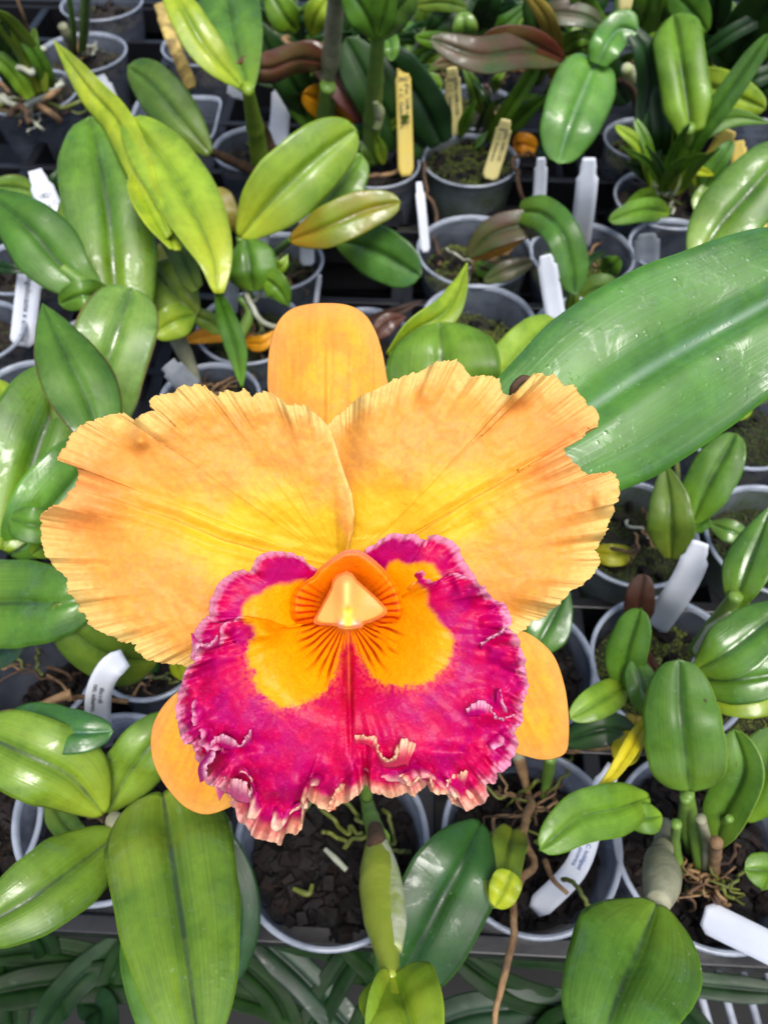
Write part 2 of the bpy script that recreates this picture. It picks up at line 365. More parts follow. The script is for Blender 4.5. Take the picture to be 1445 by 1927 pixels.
def fillobj(kind, R, c, z, parent, dark=False):
    key = (kind, random.randint(0, 2) if kind != 'bark' else random.randint(0, 1), dark)
    if key not in FILL:
        st = random.getstate(); ns = np.random.get_state()
        V, F, mi = fillmesh(kind, 1.0*.04, 11+key[1]*7+len(kind))
        random.setstate(st); np.random.set_state(ns)
        me = bpy.data.meshes.new('potting_mix'); me.from_pydata(V.tolist(), [], F)
        for m in ((M['bark'], M['barkB']) if kind == 'bark' else (M['mossBed' if kind == 'moss' else 'dirt'], M['mossD' if dark else 'moss'], M['bark'])): me.materials.append(m)
        me.polygons.foreach_set('material_index', np.array(mi, np.int32)); me.update(); FILL[key] = me
    o = bpy.data.objects.new('potting_mix', FILL[key]); COL.objects.link(o); o.parent = parent
    o.location = (c[0]-parent.location[0], c[1]-parent.location[1], z-parent.location[2]); o.scale = (R/.04, R/.04, 1); o.rotation_euler = (0, 0, random.uniform(0, 6.28))
    return o
def pot(px, py, hw, label, fill='moss', z=0., fz=.022, H=.088, mat='pot', dark=False, sq=0, name='orchid_pot', yaw=0, tilt=0, Rmax=.052):
    c = PZ(px, py, z); R = min(Rmax, hw*float(depth(c))/FPX)
    e = empty(name, (c[0], c[1], z-H), label, 'pot', 'clear plastic pots in the trays')
    e.rotation_euler = (tilt, 0, yaw)
    def add(nm, prof, m, th=0):
        V, F = lathe(prof, 72, sq)
        o = make(nm, V+np.array([c[0], c[1], z]), F, M[m], e, thick=th); return o
    b = R*.74
    pr = [(R*.985, -.0005), (R*.97, -.004), (R*.955, -.011), (R*.945, -.0125), (R*.93, -.025)]
    pr += [(R*.93+(b-R*.93)*k/5, -.025+(-H+.029)*k/5) for k in range(1, 6)]+[(b*.93, -H+.001), (b*.5, -H+.002), (.0005, -H+.002)]
    add('pot_wall', pr, mat, .0009)
    add('rim', [(R*.985-.0006, -.0034), (R-.001, .0004), (R+.0004, .0010), (R+.0015, .0007), (R+.0020, -.0004), (R+.0016, -.0018), (R*.985+.0006, -.0032), (R*.985-.0006, -.0034)], 'rim')
    if fill:
        rf = R*.93+(b-R*.93)*max(0, fz-.025)/(H-.029)
        fillobj(fill, (rf-.0016)*(1.0 if not sq else 1.05), c, z-fz, e, dark)
    return e
PT = pot
PT(192, 5, 86, 'tall clear pot at the very top left, behind the pot of two thin green shoots', 'dirt')
PT(155, 98, 84, 'clear pot at the upper left holding two thin green shoots in dark soil', 'dirt', fz=.02)
PT(58, 172, 100, 'wide clear pot at the upper left edge with tangled pale roots', 'dirt', fz=.01)
PT(328, 222, 84, 'square clear pot behind the dull green oval leaf at the upper left', 'dirt', fz=.04, sq=7, Rmax=.047)
PT(385, 85, 78, 'clear pot holding the weathered yellow stake near the top left', 'dirt', fz=.03)
PT(480, 278, 76, 'clear pot around the flat lime green stem with brown sheaths', 'dirt', fz=.02)
PT(708, 307, 80, 'clear pot holding the tall yellow tag', 'dirt', fz=.018)
PT(885, 300, 88, 'green stained mossy pot holding the tilted cream tag', 'moss', fz=.008, mat='potG')
PT(892, 200, 80, 'clear pot behind the mossy pot, holding the upright cream tag', 'moss', fz=.014)
PT(893, 470, 106, 'clear pot with moss and a red edged curling leaf', 'moss', fz=.026)
PT(900, 605, 105, 'clear mossy pot directly behind the dome shaped green leaf', 'moss', fz=.030)
PT(1095, 475, 95, 'clear pot holding the wide blank white tag', 'moss', fz=.028)
PT(1275, 465, 88, 'empty looking clear pot with the short greyed tag', 'dirt', fz=.055)
PT(1100, 622, 92, 'clear pot mostly hidden behind the tip end of the big wet leaf', 'moss')
PT(685, 638, 86, 'clear pot holding dry reddish brown leaves behind the orange sepal', 'dirt', fz=.03)
PT(522, 490, 84, 'clear pot with moss under the autumn yellow leaf', 'moss', dark=True)
PT(470, 615, 97, 'clear pot with a looping white root left of the orange sepal', 'moss', dark=True, fz=.02)
PT(62, 385, 78, 'clear pot behind the printed white tag at the left edge', 'dirt')
PT(40, 500, 80, 'clear pot at the left with a printed white tag showing through its wall', 'dirt', fz=.02)
PT(-45, 625, 88, 'clear pot cut off by the left edge beside the bronze edged leaves', 'dirt', fz=.02)
PT(285, 520, 82, 'clear pot hidden under the long dark oval leaf at the left', 'dirt')
PT(175, 655, 88, 'clear pot behind the pale bronze edged leaf at the left', 'dirt')
PT(395, 750, 92, 'clear pot with brown bark just behind the left petal', 'dirt', fz=.014)
PT(240, 390, 80, 'clear pot in the shade behind the long dark oval leaf', 'dirt')
PT(1390, 790, 116, 'clear mossy pot at the right edge below the big wet leaf', 'moss', fz=.022, dark=True)
PT(1190, 1000, 118, 'clear pot with dark moss and a fallen yellow leaf right of the petal', 'moss', fz=.024, dark=True, mat='potG')
PT(1452, 1012, 120, 'clear mossy pot cut off by the right edge beside the upright olive leaf', 'moss', fz=.022, dark=True, mat='potG')
PT(1257, 1250, 141, 'clear mossy pot holding the curved blank white tag', 'moss', fz=.024)
PT(985, 1250, 130, 'clear pot half hidden behind the right orange sepal', 'bark', fz=.02)
PT(1000, 1577, 163, 'large clear pot with tangled tan roots and a curved handwritten tag', 'bark', fz=.03, mat='potN')
PT(1334, 1592, 174, 'large clear pot at the lower right holding a clump of small canes', 'bark', fz=.03, mat='potN')
PT(625, 1582, 177, 'large clear pot of dark bark chunks directly below the flower', 'bark', fz=.026, mat='potN')
PT(205, 1512, 170, 'large clear pot at the lower left under the rosette of glossy leaves', 'bark', fz=.03, mat='potN')
PT(-95, 1560, 165, 'dark clear pot cut off by the left edge in the lower left', 'bark')
PT(285, 1222, 98, 'clear pot tucked below the left petal, holding brown soil', 'dirt', fz=.02)
PT(60, 1262, 118, 'dark empty pot at the left edge with dry stalks lying on it', 'bark', fz=.06)
PT(1425, 1300, 120, 'clear pot under the broad leaves at the right edge', 'moss')
PT(50, 745, 92, 'clear pot under the large glossy leaf at the left edge', 'dirt')
PT(1215, 262, 76, 'clear mossy pot behind the strap leaved clump', 'moss')
PT(1255, 372, 96, 'clear pot crowded with the strap leaved clump at the upper right', 'dirt', fz=.01)
PT(1160, 110, 74, 'clear pot in shade behind the folded dark leaf', 'dirt')
PT(1440, 262, 74, 'grey clear pot at the upper right edge behind the cream tags', 'dirt', fz=.05)
PT(620, 100, 74, 'clear pot in shade around the papery grey cane', 'dirt', fz=.015)
PT(745, 120, 72, 'clear pot in shade behind the tall yellow tag', 'dirt')
PT(1010, 95, 72, 'clear pot in shade behind the long bronze leaf', 'dirt')
PT(1320, 110, 72, 'clear pot in shade behind the pair of bright upright leaves', 'dirt')
PT(510, 60, 72, 'clear pot with dry curled roots near the top centre', 'dirt', fz=.008)
PT(880, 60, 72, 'clear pot in shade behind the pale bluish leaf at the top', 'dirt')
# ------------------------------------------------------------------ leaves, canes, roots
def spline(W_, n):
    W_ = np.asarray(W_, float)
    if len(W_) == 2: W_ = np.array([W_[0], W_.mean(0), W_[1]])
    return resample(W_, n, sm=True)
def unit(v): return v/(np.linalg.norm(v, axis=-1, keepdims=True)+1e-12)
def prof(t, kind):
    if kind == 'strap': return np.minimum(1, .55+t*2)*(1-np.clip((t-.72)/.28, 0, 1)**2.2)**.6
    if kind == 'lance': return (.22+.78*np.sin(np.clip(t/.42, 0, 1)*math.pi/2))*(1-np.clip((t-.42)/.58, 0, 1)**1.8)
    if kind == 'spin': return np.sin(math.pi*np.clip(t, .03, .98))**.8
    if kind == 'blunt': return (.25+.75*np.sqrt(1-(1-np.clip(t/.42, 0, 1))**2))*(1-np.clip((t-.42)/.58, 0, 1)**4)**.5
    if kind == 'dome': return (.25+.75*np.sqrt(1-(1-np.clip(t/.34, 0, 1))**2))*(1-np.clip((t-.34)/.66, 0, 1)**2.5)**.46
    a = (.16+.84*np.sin(np.clip(t/.46, 0, 1)*math.pi/2)**.85)
    return a*(1-np.clip((t-.46)/.54, 0, 1)**2.5)**.5
def leaf(parent, pts, w, mat, kind='oval', roll=0., fold=.28, arch=.25, wav=.05, name='leaf', tw=0., thick=.0010, lab=None, dd=False):
    """pts: base -> tip, (x px, y px, height cm above the rims) or depth in m when dd"""
    p = np.array([PD(a, b, c) if dd else PZ(a, b, c*.01) for a, b, c in pts])
    nu, nv = 40, 21; C = spline(p, nu); T = unit(np.gradient(C, axis=0)); vd = unit(CAM-C)
    sd_ = unit(np.cross(T, vd)); nn = unit(np.cross(sd_, T)); nn *= np.sign((nn*vd).sum(-1, keepdims=True))
    t = np.linspace(0, 1, nu); r = roll+tw*(t-.5)
    s2 = sd_*np.cos(r)[:, None]+nn*np.sin(r)[:, None]; n2 = nn*np.cos(r)[:, None]-sd_*np.sin(r)[:, None]
    hw = .5*w*depth(C)/FPX*prof(t, kind)/max(.35, math.cos(roll)); v = np.linspace(-1, 1, nv)
    sdx = random.random()*99
    wob = (vn(t*4.5+sdx, np.full(nu, sdx))-.5)
    h = fold*np.abs(v)[None, :]-arch*(v**2)[None, :]+wav*np.sin(v*2.5+t[:, None]*7+sdx)*np.abs(v)+.10*(vn(t[:, None]*6+sdx, v[None, :]*1.4+9+0*t[:, None])-.5)*np.abs(v)
    h = h-.12*np.exp(-(v/.13)**2)[None, :]
    edge = 1+.05*(vn(t*9+sdx, np.zeros(nu))-.5)
    V = C[:, None]+s2[:, None]*(v[None, :]*(hw*edge)[:, None])[..., None]+n2[:, None]*(h*hw[:, None]+wob[:, None]*hw[:, None]*.18)[..., None]
    uv = np.stack(np.meshgrid(t, (v+1)/2, indexing='ij'), -1)
    o = make(name, V, gridfaces(nu, nv), M[mat], parent, uv=uv, thick=thick, face=True)
    if lab: o['label'] = lab
    return o
def tube(parent, pts, rad, mat, name='cane', nodes=0, dd=False, wig=0., lab=None):
    """pts (px,py,cm), rad in px (scalar or list per point)"""
    p = np.array([PD(a, b, c) if dd else PZ(a, b, c*.01) for a, b, c in pts])
    n = max(14, 9*len(pts)); C = spline(p, n)
    rr = np.interp(np.linspace(0, 1, n), np.linspace(0, 1, len(rad)) if not np.isscalar(rad) else [0, 1], rad if not np.isscalar(rad) else [rad, rad])*depth(C)/FPX
    if nodes:
        k = np.linspace(0, 1, n)*nodes; rr = rr*(1+.13*np.exp(-((k-np.round(k))/.07)**2))
    if wig:
        s = random.random()*99; i = np.arange(n)
        for ax in range(3): C[:, ax] += wig*(vn(i*.22+s, np.full(n, ax*7.))-.5)
    T = unit(np.gradient(C, axis=0)); a = unit(np.cross(T, unit(CAM-C))); b = np.cross(a, T)
    th = np.linspace(0, 2*math.pi, 14, endpoint=False)
    V = C[:, None]+(a[:, None]*np.cos(th)[None, :, None]+b[:, None]*np.sin(th)[None, :, None])*rr[:, None, None]
    F = gridfaces(n, 14, True); V = V.reshape(-1, 3); V = np.vstack([V, C[:1], C[-1:]]); k = n*14
    F += [(k, (j+1) % 14, j) for j in range(14)]+[(k+1, k-14+j, k-14+(j+1) % 14) for j in range(14)]
    o = make(name, V, F, M[mat], parent)
    if lab: o['label'] = lab
    return o
def plant(name, base, label, cat='orchid', group='potted orchid plants without flowers'):
    return empty(name, PZ(base[0], base[1], base[2]*.01), label, cat, group)
def extra(p, x, y, n, mats, L=(60, 130), w=(14, 30), z=8):
    for k in range(n):
        a = random.uniform(-1.25, 1.25); l = random.uniform(*L); x0 = x+random.uniform(-26, 26); dx = math.sin(a)*l
        b = random.uniform(.2, .9)
        leaf(p, [(x0, y, 0), (x0+dx*.45, y-l*.55, z*.5), (x0+dx*(1+b*.3), y-l*(1-.5*b*abs(math.sin(a))), z*(1-.4*b))], random.uniform(*w), random.choice(mats), kind=random.choice(['strap', 'lance', 'oval']), fold=random.uniform(.25, .55), roll=random.uniform(-.4, .4))
def roots(p, x, y, n, L, mats=('rootT', 'rootG', 'rootB', 'rootW'), r=(1.4, 3.2), z0=-1.2):
    for k in range(n):
        a = random.uniform(0, 6.28); l = L*random.uniform(.5, 1); x0, y0 = x+random.uniform(-.3, .3)*L, y+random.uniform(-.2, .2)*L
        tube(p, [(x0, y0, z0+.6), (x0+l*.4*math.cos(a)+random.uniform(-.12, .12)*L, y0+l*.3*math.sin(a), z0+random.uniform(.2, 1.2)), (x0+l*.75*math.cos(a), y0+l*.5*math.sin(a)+random.uniform(-.15, .15)*L, z0+.3), (x0+l*math.cos(a), y0+l*.7*math.sin(a), z0-.6)], random.uniform(*r), random.choice(mats), name='root', wig=.004)
# ------------------------------------------------------------------ plants (each one a thing; leaves, canes and roots its parts)
# -- upper left
p = plant('orchid_plant', (225, 600, 0), 'orchid with a long dark green upright oval leaf at the left, wet along one side')
leaf(p, [(225, 640, 6), (215, 520, 9), (200, 370, 12), (170, 218, 14)], 162, 'GW', roll=.12, fold=.2, kind='blunt')
leaf(p, [(175, 470, 6), (140, 430, 8), (138, 360, 9)], 60, 'GO', roll=.5)
leaf(p, [(215, 560, 10), (160, 555, 12), (112, 572, 11)], 56, 'G', kind='oval')
leaf(p, [(190, 555, 11), (125, 508, 12.5), (55, 430, 14), (-35, 350, 15)], 128, 'G', kind='lance', fold=.2)
tube(p, [(195, 552, 11), (160, 535, 11.7), (118, 504, 12.5)], [12, 13, 9], 'cane')
p = plant('orchid_plant', (410, 700, 0), 'tall yellow green orchid with folded leaves on a long spindle stem left of the flower')
leaf(p, [(412, 552, 11), (398, 470, 12.5), (335, 340, 14), (243, 222, 15)], 116, 'GL', roll=-.2, fold=.35)
leaf(p, [(318, 445, 12.6), (285, 370, 13.5), (225, 235, 14.6), (170, 170, 15.2), (100, 75, 15.5)], 62, 'GY', kind='lance', roll=.5)
leaf(p, [(330, 470, 12), (300, 400, 12.5), (262, 290, 13.2)], 84, 'GY', roll=-.6, kind='lance')
leaf(p, [(372, 545, 8), (340, 480, 9), (300, 410, 10)], 46, 'GO', kind='strap', roll=.6)
leaf(p, [(456, 728, 5), (446, 660, 7), (425, 595, 9), (406, 540, 11.2)], 42, 'G', kind='spin', fold=.5)
p = plant('orchid_plant', (350, 620, 0), 'low olive orchid with two short leaves between the long leaves and the flower')
roots(p, 390, 735, 12, 80, mats=('rootT', 'rootB'))
leaf(p, [(372, 592, 5), (335, 560, 6), (285, 500, 7)], 104, 'GO', kind='oval')
leaf(p, [(368, 592, 5), (330, 605, 5.5), (288, 630, 5)], 62, 'GY', kind='oval')
leaf(p, [(360, 590, 5), (395, 605, 4), (420, 625, 3)], 34, 'GO', kind='strap')
tube(p, [(320, 610, 3), (350, 670, 1), (370, 720, -1)], [16, 15, 10], 'caneG')
p = plant('orchid_plant', (500, 520, -2), 'orchid with one big bright lime leaf and one autumn yellow leaf above the mossy pot')
roots(p, 520, 515, 10, 70); extra(p, 530, 520, 3, ['G', 'GL', 'GO'], L=(25, 60), w=(10, 20), z=3)
leaf(p, [(452, 448, 7), (515, 375, 9.5), (600, 295, 11.5), (671, 243, 12.5)], 124, 'GL', roll=-.1, fold=.3, arch=.2)
leaf(p, [(598, 420, 6), (635, 350, 7.5), (682, 292, 9)], 92, 'G', roll=.3)
leaf(p, [(546, 452, 7.5), (610, 430, 9), (690, 395, 10), (754, 380, 10.3)], 76, 'AU', roll=.15, fold=.35, lab='autumn yellow leaf')
leaf(p, [(632, 452, 5.5), (700, 470, 6), (792, 520, 5.5)], 98, 'GW', roll=-.2)
tube(p, [(500, 520, -1), (515, 480, 3), (550, 450, 7.5)], [9, 8, 6], 'cane', nodes=3)
tube(p, [(470, 560, 0), (455, 500, 4), (452, 447, 7)], [8, 8, 7], 'cane')
p = plant('orchid_plant', (480, 620, -2), 'small green orchid with a curling heart shaped leaf and a looping white root')
roots(p, 480, 640, 14, 80)
leaf(p, [(478, 548, 4), (470, 500, 6), (462, 450, 7)], 100, 'G', kind='dome', roll=.25, arch=.5)
leaf(p, [(492, 520, 5), (520, 540, 5), (545, 577, 3.5)], 52, 'G', kind='lance', roll=-.4)
leaf(p, [(508, 510, 5), (530, 500, 6), (542, 478, 6.6)], 26, 'GL', kind='lance')
tube(p, [(460, 535, 4), (470, 570, 3), (490, 600, 2), (530, 622, 0)], 5, 'rootW', name='root', wig=.003)
tube(p, [(480, 530, 3), (490, 550, 3), (478, 565, 2.4), (462, 560, 2.4)], 3.5, 'rootW', name='root', wig=.002)
leaf(p, [(470, 632, 0), (415, 625, 1), (335, 645, 2)], 36, 'OR', kind='lance', lab='dying orange leaf')
leaf(p, [(458, 645, 0), (495, 645, 1), (525, 618, 1.5)], 30, 'OR', kind='lance', lab='dying orange leaf')
tube(p, [(440, 655, 0), (470, 590, 2), (450, 560, 3)], [9, 11, 6], 'cane')
p = plant('dry_leaf', (410, 420, 0), 'fallen tan leaf with a brown rim, standing behind the lime leaf', 'leaf', None)
leaf(p, [(420, 440, 3), (412, 395, 5), (405, 352, 6)], 74, 'TN', kind='dome')
p = plant('dry_leaf', (330, 470, 0), 'yellowed leaf scrap between the long green leaves at the left', 'leaf', None)
leaf(p, [(285, 470, 5), (310, 490, 6), (330, 520, 5.5)], 80, 'YE', kind='dome', roll=.3)
p = plant('orchid_plant', (500, 330, 0), 'tall orchid with one wide and one narrow leaf on a flat lime stem, upper left')
roots(p, 490, 305, 10, 55)
leaf(p, [(468, 172, 11.8), (440, 70, 13.6), (420, -70, 16)], 118, 'GW', roll=.2, fold=.3, kind='oval')
leaf(p, [(455, 164, 12.6), (385, 85, 15.4), (312, -40, 18.5)], 66, 'GY', roll=-.25, kind='oval')
tube(p, [(492, 318, 1), (482, 250, 6), (466, 165, 12)], [18, 16, 11], 'caneL', nodes=2)
tube(p, [(515, 300, 1), (500, 250, 4), (484, 215, 7)], [12, 9, 4], 'rootB', name='sheath')
tube(p, [(392, 283, 6), (430, 300, 4), (475, 322, 1.5)], [7, 9, 10], 'rootB', name='cane')
p = plant('orchid_plant', (395, 300, 0), 'orchid with a single dull green oval leaf above the square pot')
leaf(p, [(396, 290, 7), (345, 230, 9), (290, 165, 10.5), (240, 125, 11)], 88, 'GO', roll=.1, fold=.1, kind='oval')
p = plant('orchid_plant', (155, 120, -2), 'two thin green shoots standing in dark soil at the upper left')
roots(p, 150, 105, 6, 50)
tube(p, [(140, 100, -1), (138, 50, 4), (128, -20, 9)], [6, 6, 5], 'cane')
tube(p, [(155, 100, -1), (160, 40, 5), (163, -30, 11)], [7, 9, 8], 'cane', nodes=3)
tube(p, [(138, 98, -1), (128, 70, 2), (118, 48, 3.5)], [8, 10, 9], 'caneG')
p = plant('orchid_plant', (50, 190, 0), 'thick leaved orchid with tangled pale roots at the upper left edge')
extra(p, 70, 185, 6, ['GX', 'G', 'GO', 'GD'], L=(80, 160), w=(12, 22)); roots(p, 70, 190, 22, 90, z0=-.2)
leaf(p, [(80, 175, 3), (55, 100, 7), (-10, 20, 12)], 44, 'GO', kind='strap', fold=.5)
leaf(p, [(95, 165, 3), (78, 120, 6), (40, 60, 9)], 30, 'G', kind='strap', fold=.5)
leaf(p, [(60, 185, 3), (20, 130, 6), (-30, 90, 8)], 34, 'G', kind='strap')
leaf(p, [(40, 180, 2), (10, 120, 6), (4, 40, 11)], 34, 'GD', kind='strap')
tube(p, [(0, 122, 5), (40, 128, 6), (62, 138, 5.5), (58, 105, 5), (85, 92, 5.5)], 5.5, 'rootW', name='root', wig=.002)
tube(p, [(40, 94, 7), (65, 96, 7), (88, 92, 7)], [4, 5, 4], 'rootW', name='root')
tube(p, [(0, 160, 2), (50, 182, 2), (100, 215, 1), (112, 230, 0)], 6, 'rootT', name='root', wig=.004)
tube(p, [(-5, 180, 2), (30, 195, 2), (70, 190, 2), (120, 160, 1.5)], 5, 'rootW', name='root', wig=.004)
tube(p, [(80, 185, 1), (120, 200, 1), (165, 185, .6)], 4, 'rootG', name='root', wig=.004)
tube(p, [(20, 215, 1), (40, 200, 2), (60, 235, 1)], 6, 'rootB', name='root', wig=.004)
tube(p, [(85, 190, 3), (95, 180, 4), (115, 168, 3.5)], [5, 6, 3], 'rootT', name='root')
tube(p, [(62, 75, 4), (45, 30, 8), (30, -10, 10)], 3, 'rootT', name='root')
p = plant('orchid_plant', (20, 420, 0), 'pale wavy leaved orchid behind the printed white tag at the left edge')
leaf(p, [(75, 365, 3), (40, 355, 4), (-10, 350, 5)], 46, 'GP', kind='oval')
leaf(p, [(90, 370, 3), (104, 345, 5), (118, 310, 6)], 34, 'GX', kind='lance')
leaf(p, [(-30, 500, 4), (20, 505, 4.5), (60, 515, 4)], 24, 'GX', kind='lance')
leaf(p, [(100, 440, 5), (112, 420, 6), (125, 408, 6)], 42, 'RD', kind='dome')
# -- the two bronze edged plants left of the flower
p = plant('orchid_plant', (150, 850, 0), 'orchid with a pointed bronze edged leaf before a pale glossy leaf, left of the flower')
leaf(p, [(150, 860, 8), (175, 760, 10), (215, 640, 12.4), (250, 540, 13.4)], 148, 'GP', roll=.15, fold=.3, kind='blunt', lab='pale glossy leaf')
leaf(p, [(195, 860, 13), (168, 760, 14.2), (122, 660, 15.4), (80, 570, 16)], 132, 'GR', roll=-.15, fold=.18, kind='lance', lab='pointed bronze edged leaf')
leaf(p, [(5, 1035, 7), (45, 920, 8.5), (90, 790, 10), (140, 690, 10.5)], 190, 'GW', roll=.1, fold=.3, kind='oval')
leaf(p, [(20, 1045, 6), (80, 985, 8), (150, 900, 8.6), (210, 820, 8.6)], 150, 'GB', roll=-.2, kind='oval')
leaf(p, [(120, 990, 9), (60, 988, 10), (18, 975, 10)], 70, 'G', kind='oval')
leaf(p, [(60, 1045, 7), (90, 1020, 8), (120, 975, 8)], 54, 'G', kind='oval')
leaf(p, [(10, 790, 8), (8, 760, 8.6), (-10, 715, 9)], 50, 'GY', kind='oval')
p = plant('orchid_plant', (-10, 1190, 0), 'broad dark green leaf reaching in from the left edge below the petal')
roots(p, 60, 1265, 8, 110, mats=('rootT', 'rootG', 'rootB'), z0=-3)
leaf(p, [(-90, 1140, 8), (20, 1135, 9), (110, 1135, 10), (175, 1120, 10)], 168, 'GW', roll=.1, fold=.12, kind='dome')
leaf(p, [(-60, 1230, 5), (0, 1225, 5.5), (60, 1200, 6)], 70, 'GD', kind='lance')
p = plant('orchid_plant', (290, 1260, -1), 'sickle curved green leaf under the lower edge of the left petal')
roots(p, 290, 1275, 8, 60)
leaf(p, [(300, 1240, 3), (230, 1238, 6), (155, 1200, 8.4), (102, 1135, 10)], 108, 'GO', roll=.2, fold=.15, arch=.4, kind='dome')
leaf(p, [(345, 1280, 1), (335, 1245, 3), (330, 1215, 4)], 34, 'GY', kind='lance')
leaf(p, [(300, 1260, 0), (200, 1225, 3), (100, 1190, 5)], 60, 'GD', kind='oval', roll=.3)
# -- lower left rosette
p = plant('orchid_plant', (212, 1560, -2), 'rosette of wide glossy light green leaves with dark midribs at the lower left')
roots(p, 225, 1560, 8, 80)
leaf(p, [(196, 1532, 6), (130, 1460, 8), (50, 1420, 9), (-50, 1375, 9)], 152, 'GM', roll=.15, fold=.42, arch=.5)
leaf(p, [(200, 1528, 5), (235, 1470, 6), (275, 1415, 7), (335, 1345, 7)], 112, 'GM', roll=-.1, fold=.42, arch=.5)
leaf(p, [(228, 1565, 6), (150, 1625, 8), (60, 1690, 9), (-60, 1760, 9)], 148, 'GM', roll=-.1, fold=.42, arch=.5)
leaf(p, [(306, 1488, 9), (322, 1600, 11.5), (348, 1770, 13), (372, 1950, 13.5), (376, 1990, 13.5)], 234, 'GM', roll=0, fold=.42, arch=.48, kind='dome')
leaf(p, [(300, 1520, 4), (390, 1580, 4), (445, 1700, 3), (440, 1850, 1)], 90, 'GD', kind='oval')
leaf(p, [(260, 1700, 5), (300, 1850, 6), (330, 1990, 6)], 120, 'G', kind='oval')
leaf(p, [(90, 1500, 2), (130, 1560, 3), (170, 1580, 3)], 50, 'GO', kind='oval')
tube(p, [(213, 1590, 3), (215, 1560, 5), (216, 1543, 6.4)], [17, 18, 16], 'caneG')
tube(p, [(200, 1545, 4), (192, 1525, 5)], [6, 5], 'rootB', name='sheath')
p = plant('orchid_plant', (90, 1400, -1), 'dark bluish green leaf lying over the curved handwritten tag at the left')
leaf(p, [(-10, 1362, 7), (70, 1368, 8.6), (150, 1378, 9), (214, 1376, 8.6)], 92, 'GB', roll=.2, fold=.25)
tube(p, [(0, 1345, 5), (60, 1335, 5), (100, 1318, 5), (135, 1305, 5)], [7, 8, 8, 10], 'rootT', name='root')
tube(p, [(130, 1315, 5), (160, 1312, 4), (240, 1320, 2)], 5, 'rootT', name='root')
# -- bottom plant of the dark bark pot
p = plant('orchid_plant', (705, 1545, -2), 'orchid with a swollen sheathed bulb leaning over the tray edge below the flower')
tube(p, [(688, 1500, -1.5), (700, 1545, 1), (712, 1580, 3)], [11, 15, 20], 'cane', nodes=2)
bb = [(708, 1575, 3.0), (714, 1640, 5), (722, 1730, 7.5), (730, 1800, 9.5), (735, 1850, 10.5)]
tube(p, bb, [17, 26, 36, 41, 40, 38, 30, 22, 20], 'bulb', name='bulb', lab='swollen green bulb')
tube(p, [(712, 1572, 3.4), (731, 1640, 5.6), (745, 1730, 8.1), (745, 1788, 9.5)], [12, 17, 21, 22, 20, 12], 'sheath', name='sheath', lab='papery white sheath')
tube(p, [(706, 1558, 3.1), (709, 1585, 4), (706, 1625, 5)], [14, 20, 15], 'rootB', name='sheath')
leaf(p, [(738, 1835, 10.6), (762, 1900, 12), (790, 2010, 13)], 155, 'GY', fold=.5, kind='dome')
leaf(p, [(738, 1835, 10.6), (715, 1900, 12), (706, 2010, 12.5)], 60, 'GL', fold=.5, kind='dome', roll=.4)
for q in (((690, 1545), (650, 1520), (600, 1500), (560, 1530)), ((685, 1560), (640, 1560), (610, 1530), (590, 1505)), ((700, 1560), (735, 1590), (745, 1560), (725, 1520)), ((690, 1565), (655, 1590), (640, 1570), (600, 1565)), ((700, 1570), (745, 1600), (770, 1590))):
    tube(p, [(a, b, -1.6+.5*(k == 0)) for k, (a, b) in enumerate(q)], 4.2, 'rootG', name='root', wig=.006)
tube(p, [(612, 1598, -1.5), (630, 1615, -1.2), (652, 1637, -1.4)], [4, 6, 5], 'rootW', name='root')
tube(p, [(552, 1672, -1.6), (580, 1682, -1.4), (588, 1664, -1.5)], [4, 6, 4], 'rootG', name='root')
p = plant('orchid_plant', (895, 1560, -1), 'very dark wet leaf leaning between the two large pots at the bottom')
leaf(p, [(905, 1548, 4), (862, 1640, 5), (800, 1760, 4), (735, 1880, 2)], 172, 'GD', roll=.2, fold=.3)
# -- large pot with tan roots
p = plant('orchid_plant', (990, 1540, -2), 'half dead orchid with tangled tan roots and olive leaves in a large pot, bottom centre')
leaf(p, [(965, 1560, 2), (952, 1610, 4), (938, 1680, 5), (925, 1708, 5)], 68, 'GO', kind='strap', fold=.5)
leaf(p, [(962, 1640, 5.6), (945, 1680, 5.8), (930, 1706, 5.4)], 58, 'GY', kind='dome')
leaf(p, [(1222, 1500, 6), (1165, 1520, 7.6), (1090, 1540, 8.6), (1015, 1600, 8.6)], 96, 'G', kind='oval', roll=.1)
leaf(p, [(1245, 1535, 6), (1215, 1540, 6.4), (1180, 1535, 6)], 56, 'G', kind='oval')
tube(p, [(1000, 1500, 0), (985, 1560, 2), (1000, 1620, 3), (975, 1655, 4), (965, 1740, 5), (950, 1830, 5), (930, 1940, 4)], [8, 8, 7, 8, 7, 7, 5], 'rootT', name='root', wig=.004, lab='long tan root hanging over the tray edge')
tube(p, [(975, 1425, 1), (985, 1460, 0), (995, 1500, -.6)], [13, 9, 6], 'rootT', name='cane')
tube(p, [(968, 1400, 2), (975, 1425, 1.4)], [14, 12], 'caneG')
tube(p, [(1035, 1425, 3), (1030, 1460, 1), (1022, 1500, -.6)], [12, 11, 6], 'cane')
rr = random.Random(3)
for k in range(20):
    a = rr.uniform(0, 6.28); L = rr.uniform(40, 120); x, y = 985+rr.uniform(-20, 35), 1520+rr.uniform(-20, 30)
    tube(p, [(x, y, -1), (x+L*.5*math.cos(a)+rr.uniform(-15, 15), y+L*.5*math.sin(a)+rr.uniform(-15, 15), rr.uniform(-.6, 1)), (x+L*math.cos(a), y+L*math.sin(a), -2)], rr.uniform(1.6, 3.8), rr.choice(['rootT', 'rootG', 'rootB', 'rootB']), name='root', wig=.007)
tube(p, [(1060, 1652, .5), (1085, 1665, 1.5), (1095, 1690, 1.5), (1120, 1715, 1)], 4.5, 'rootG', name='root', wig=.002)
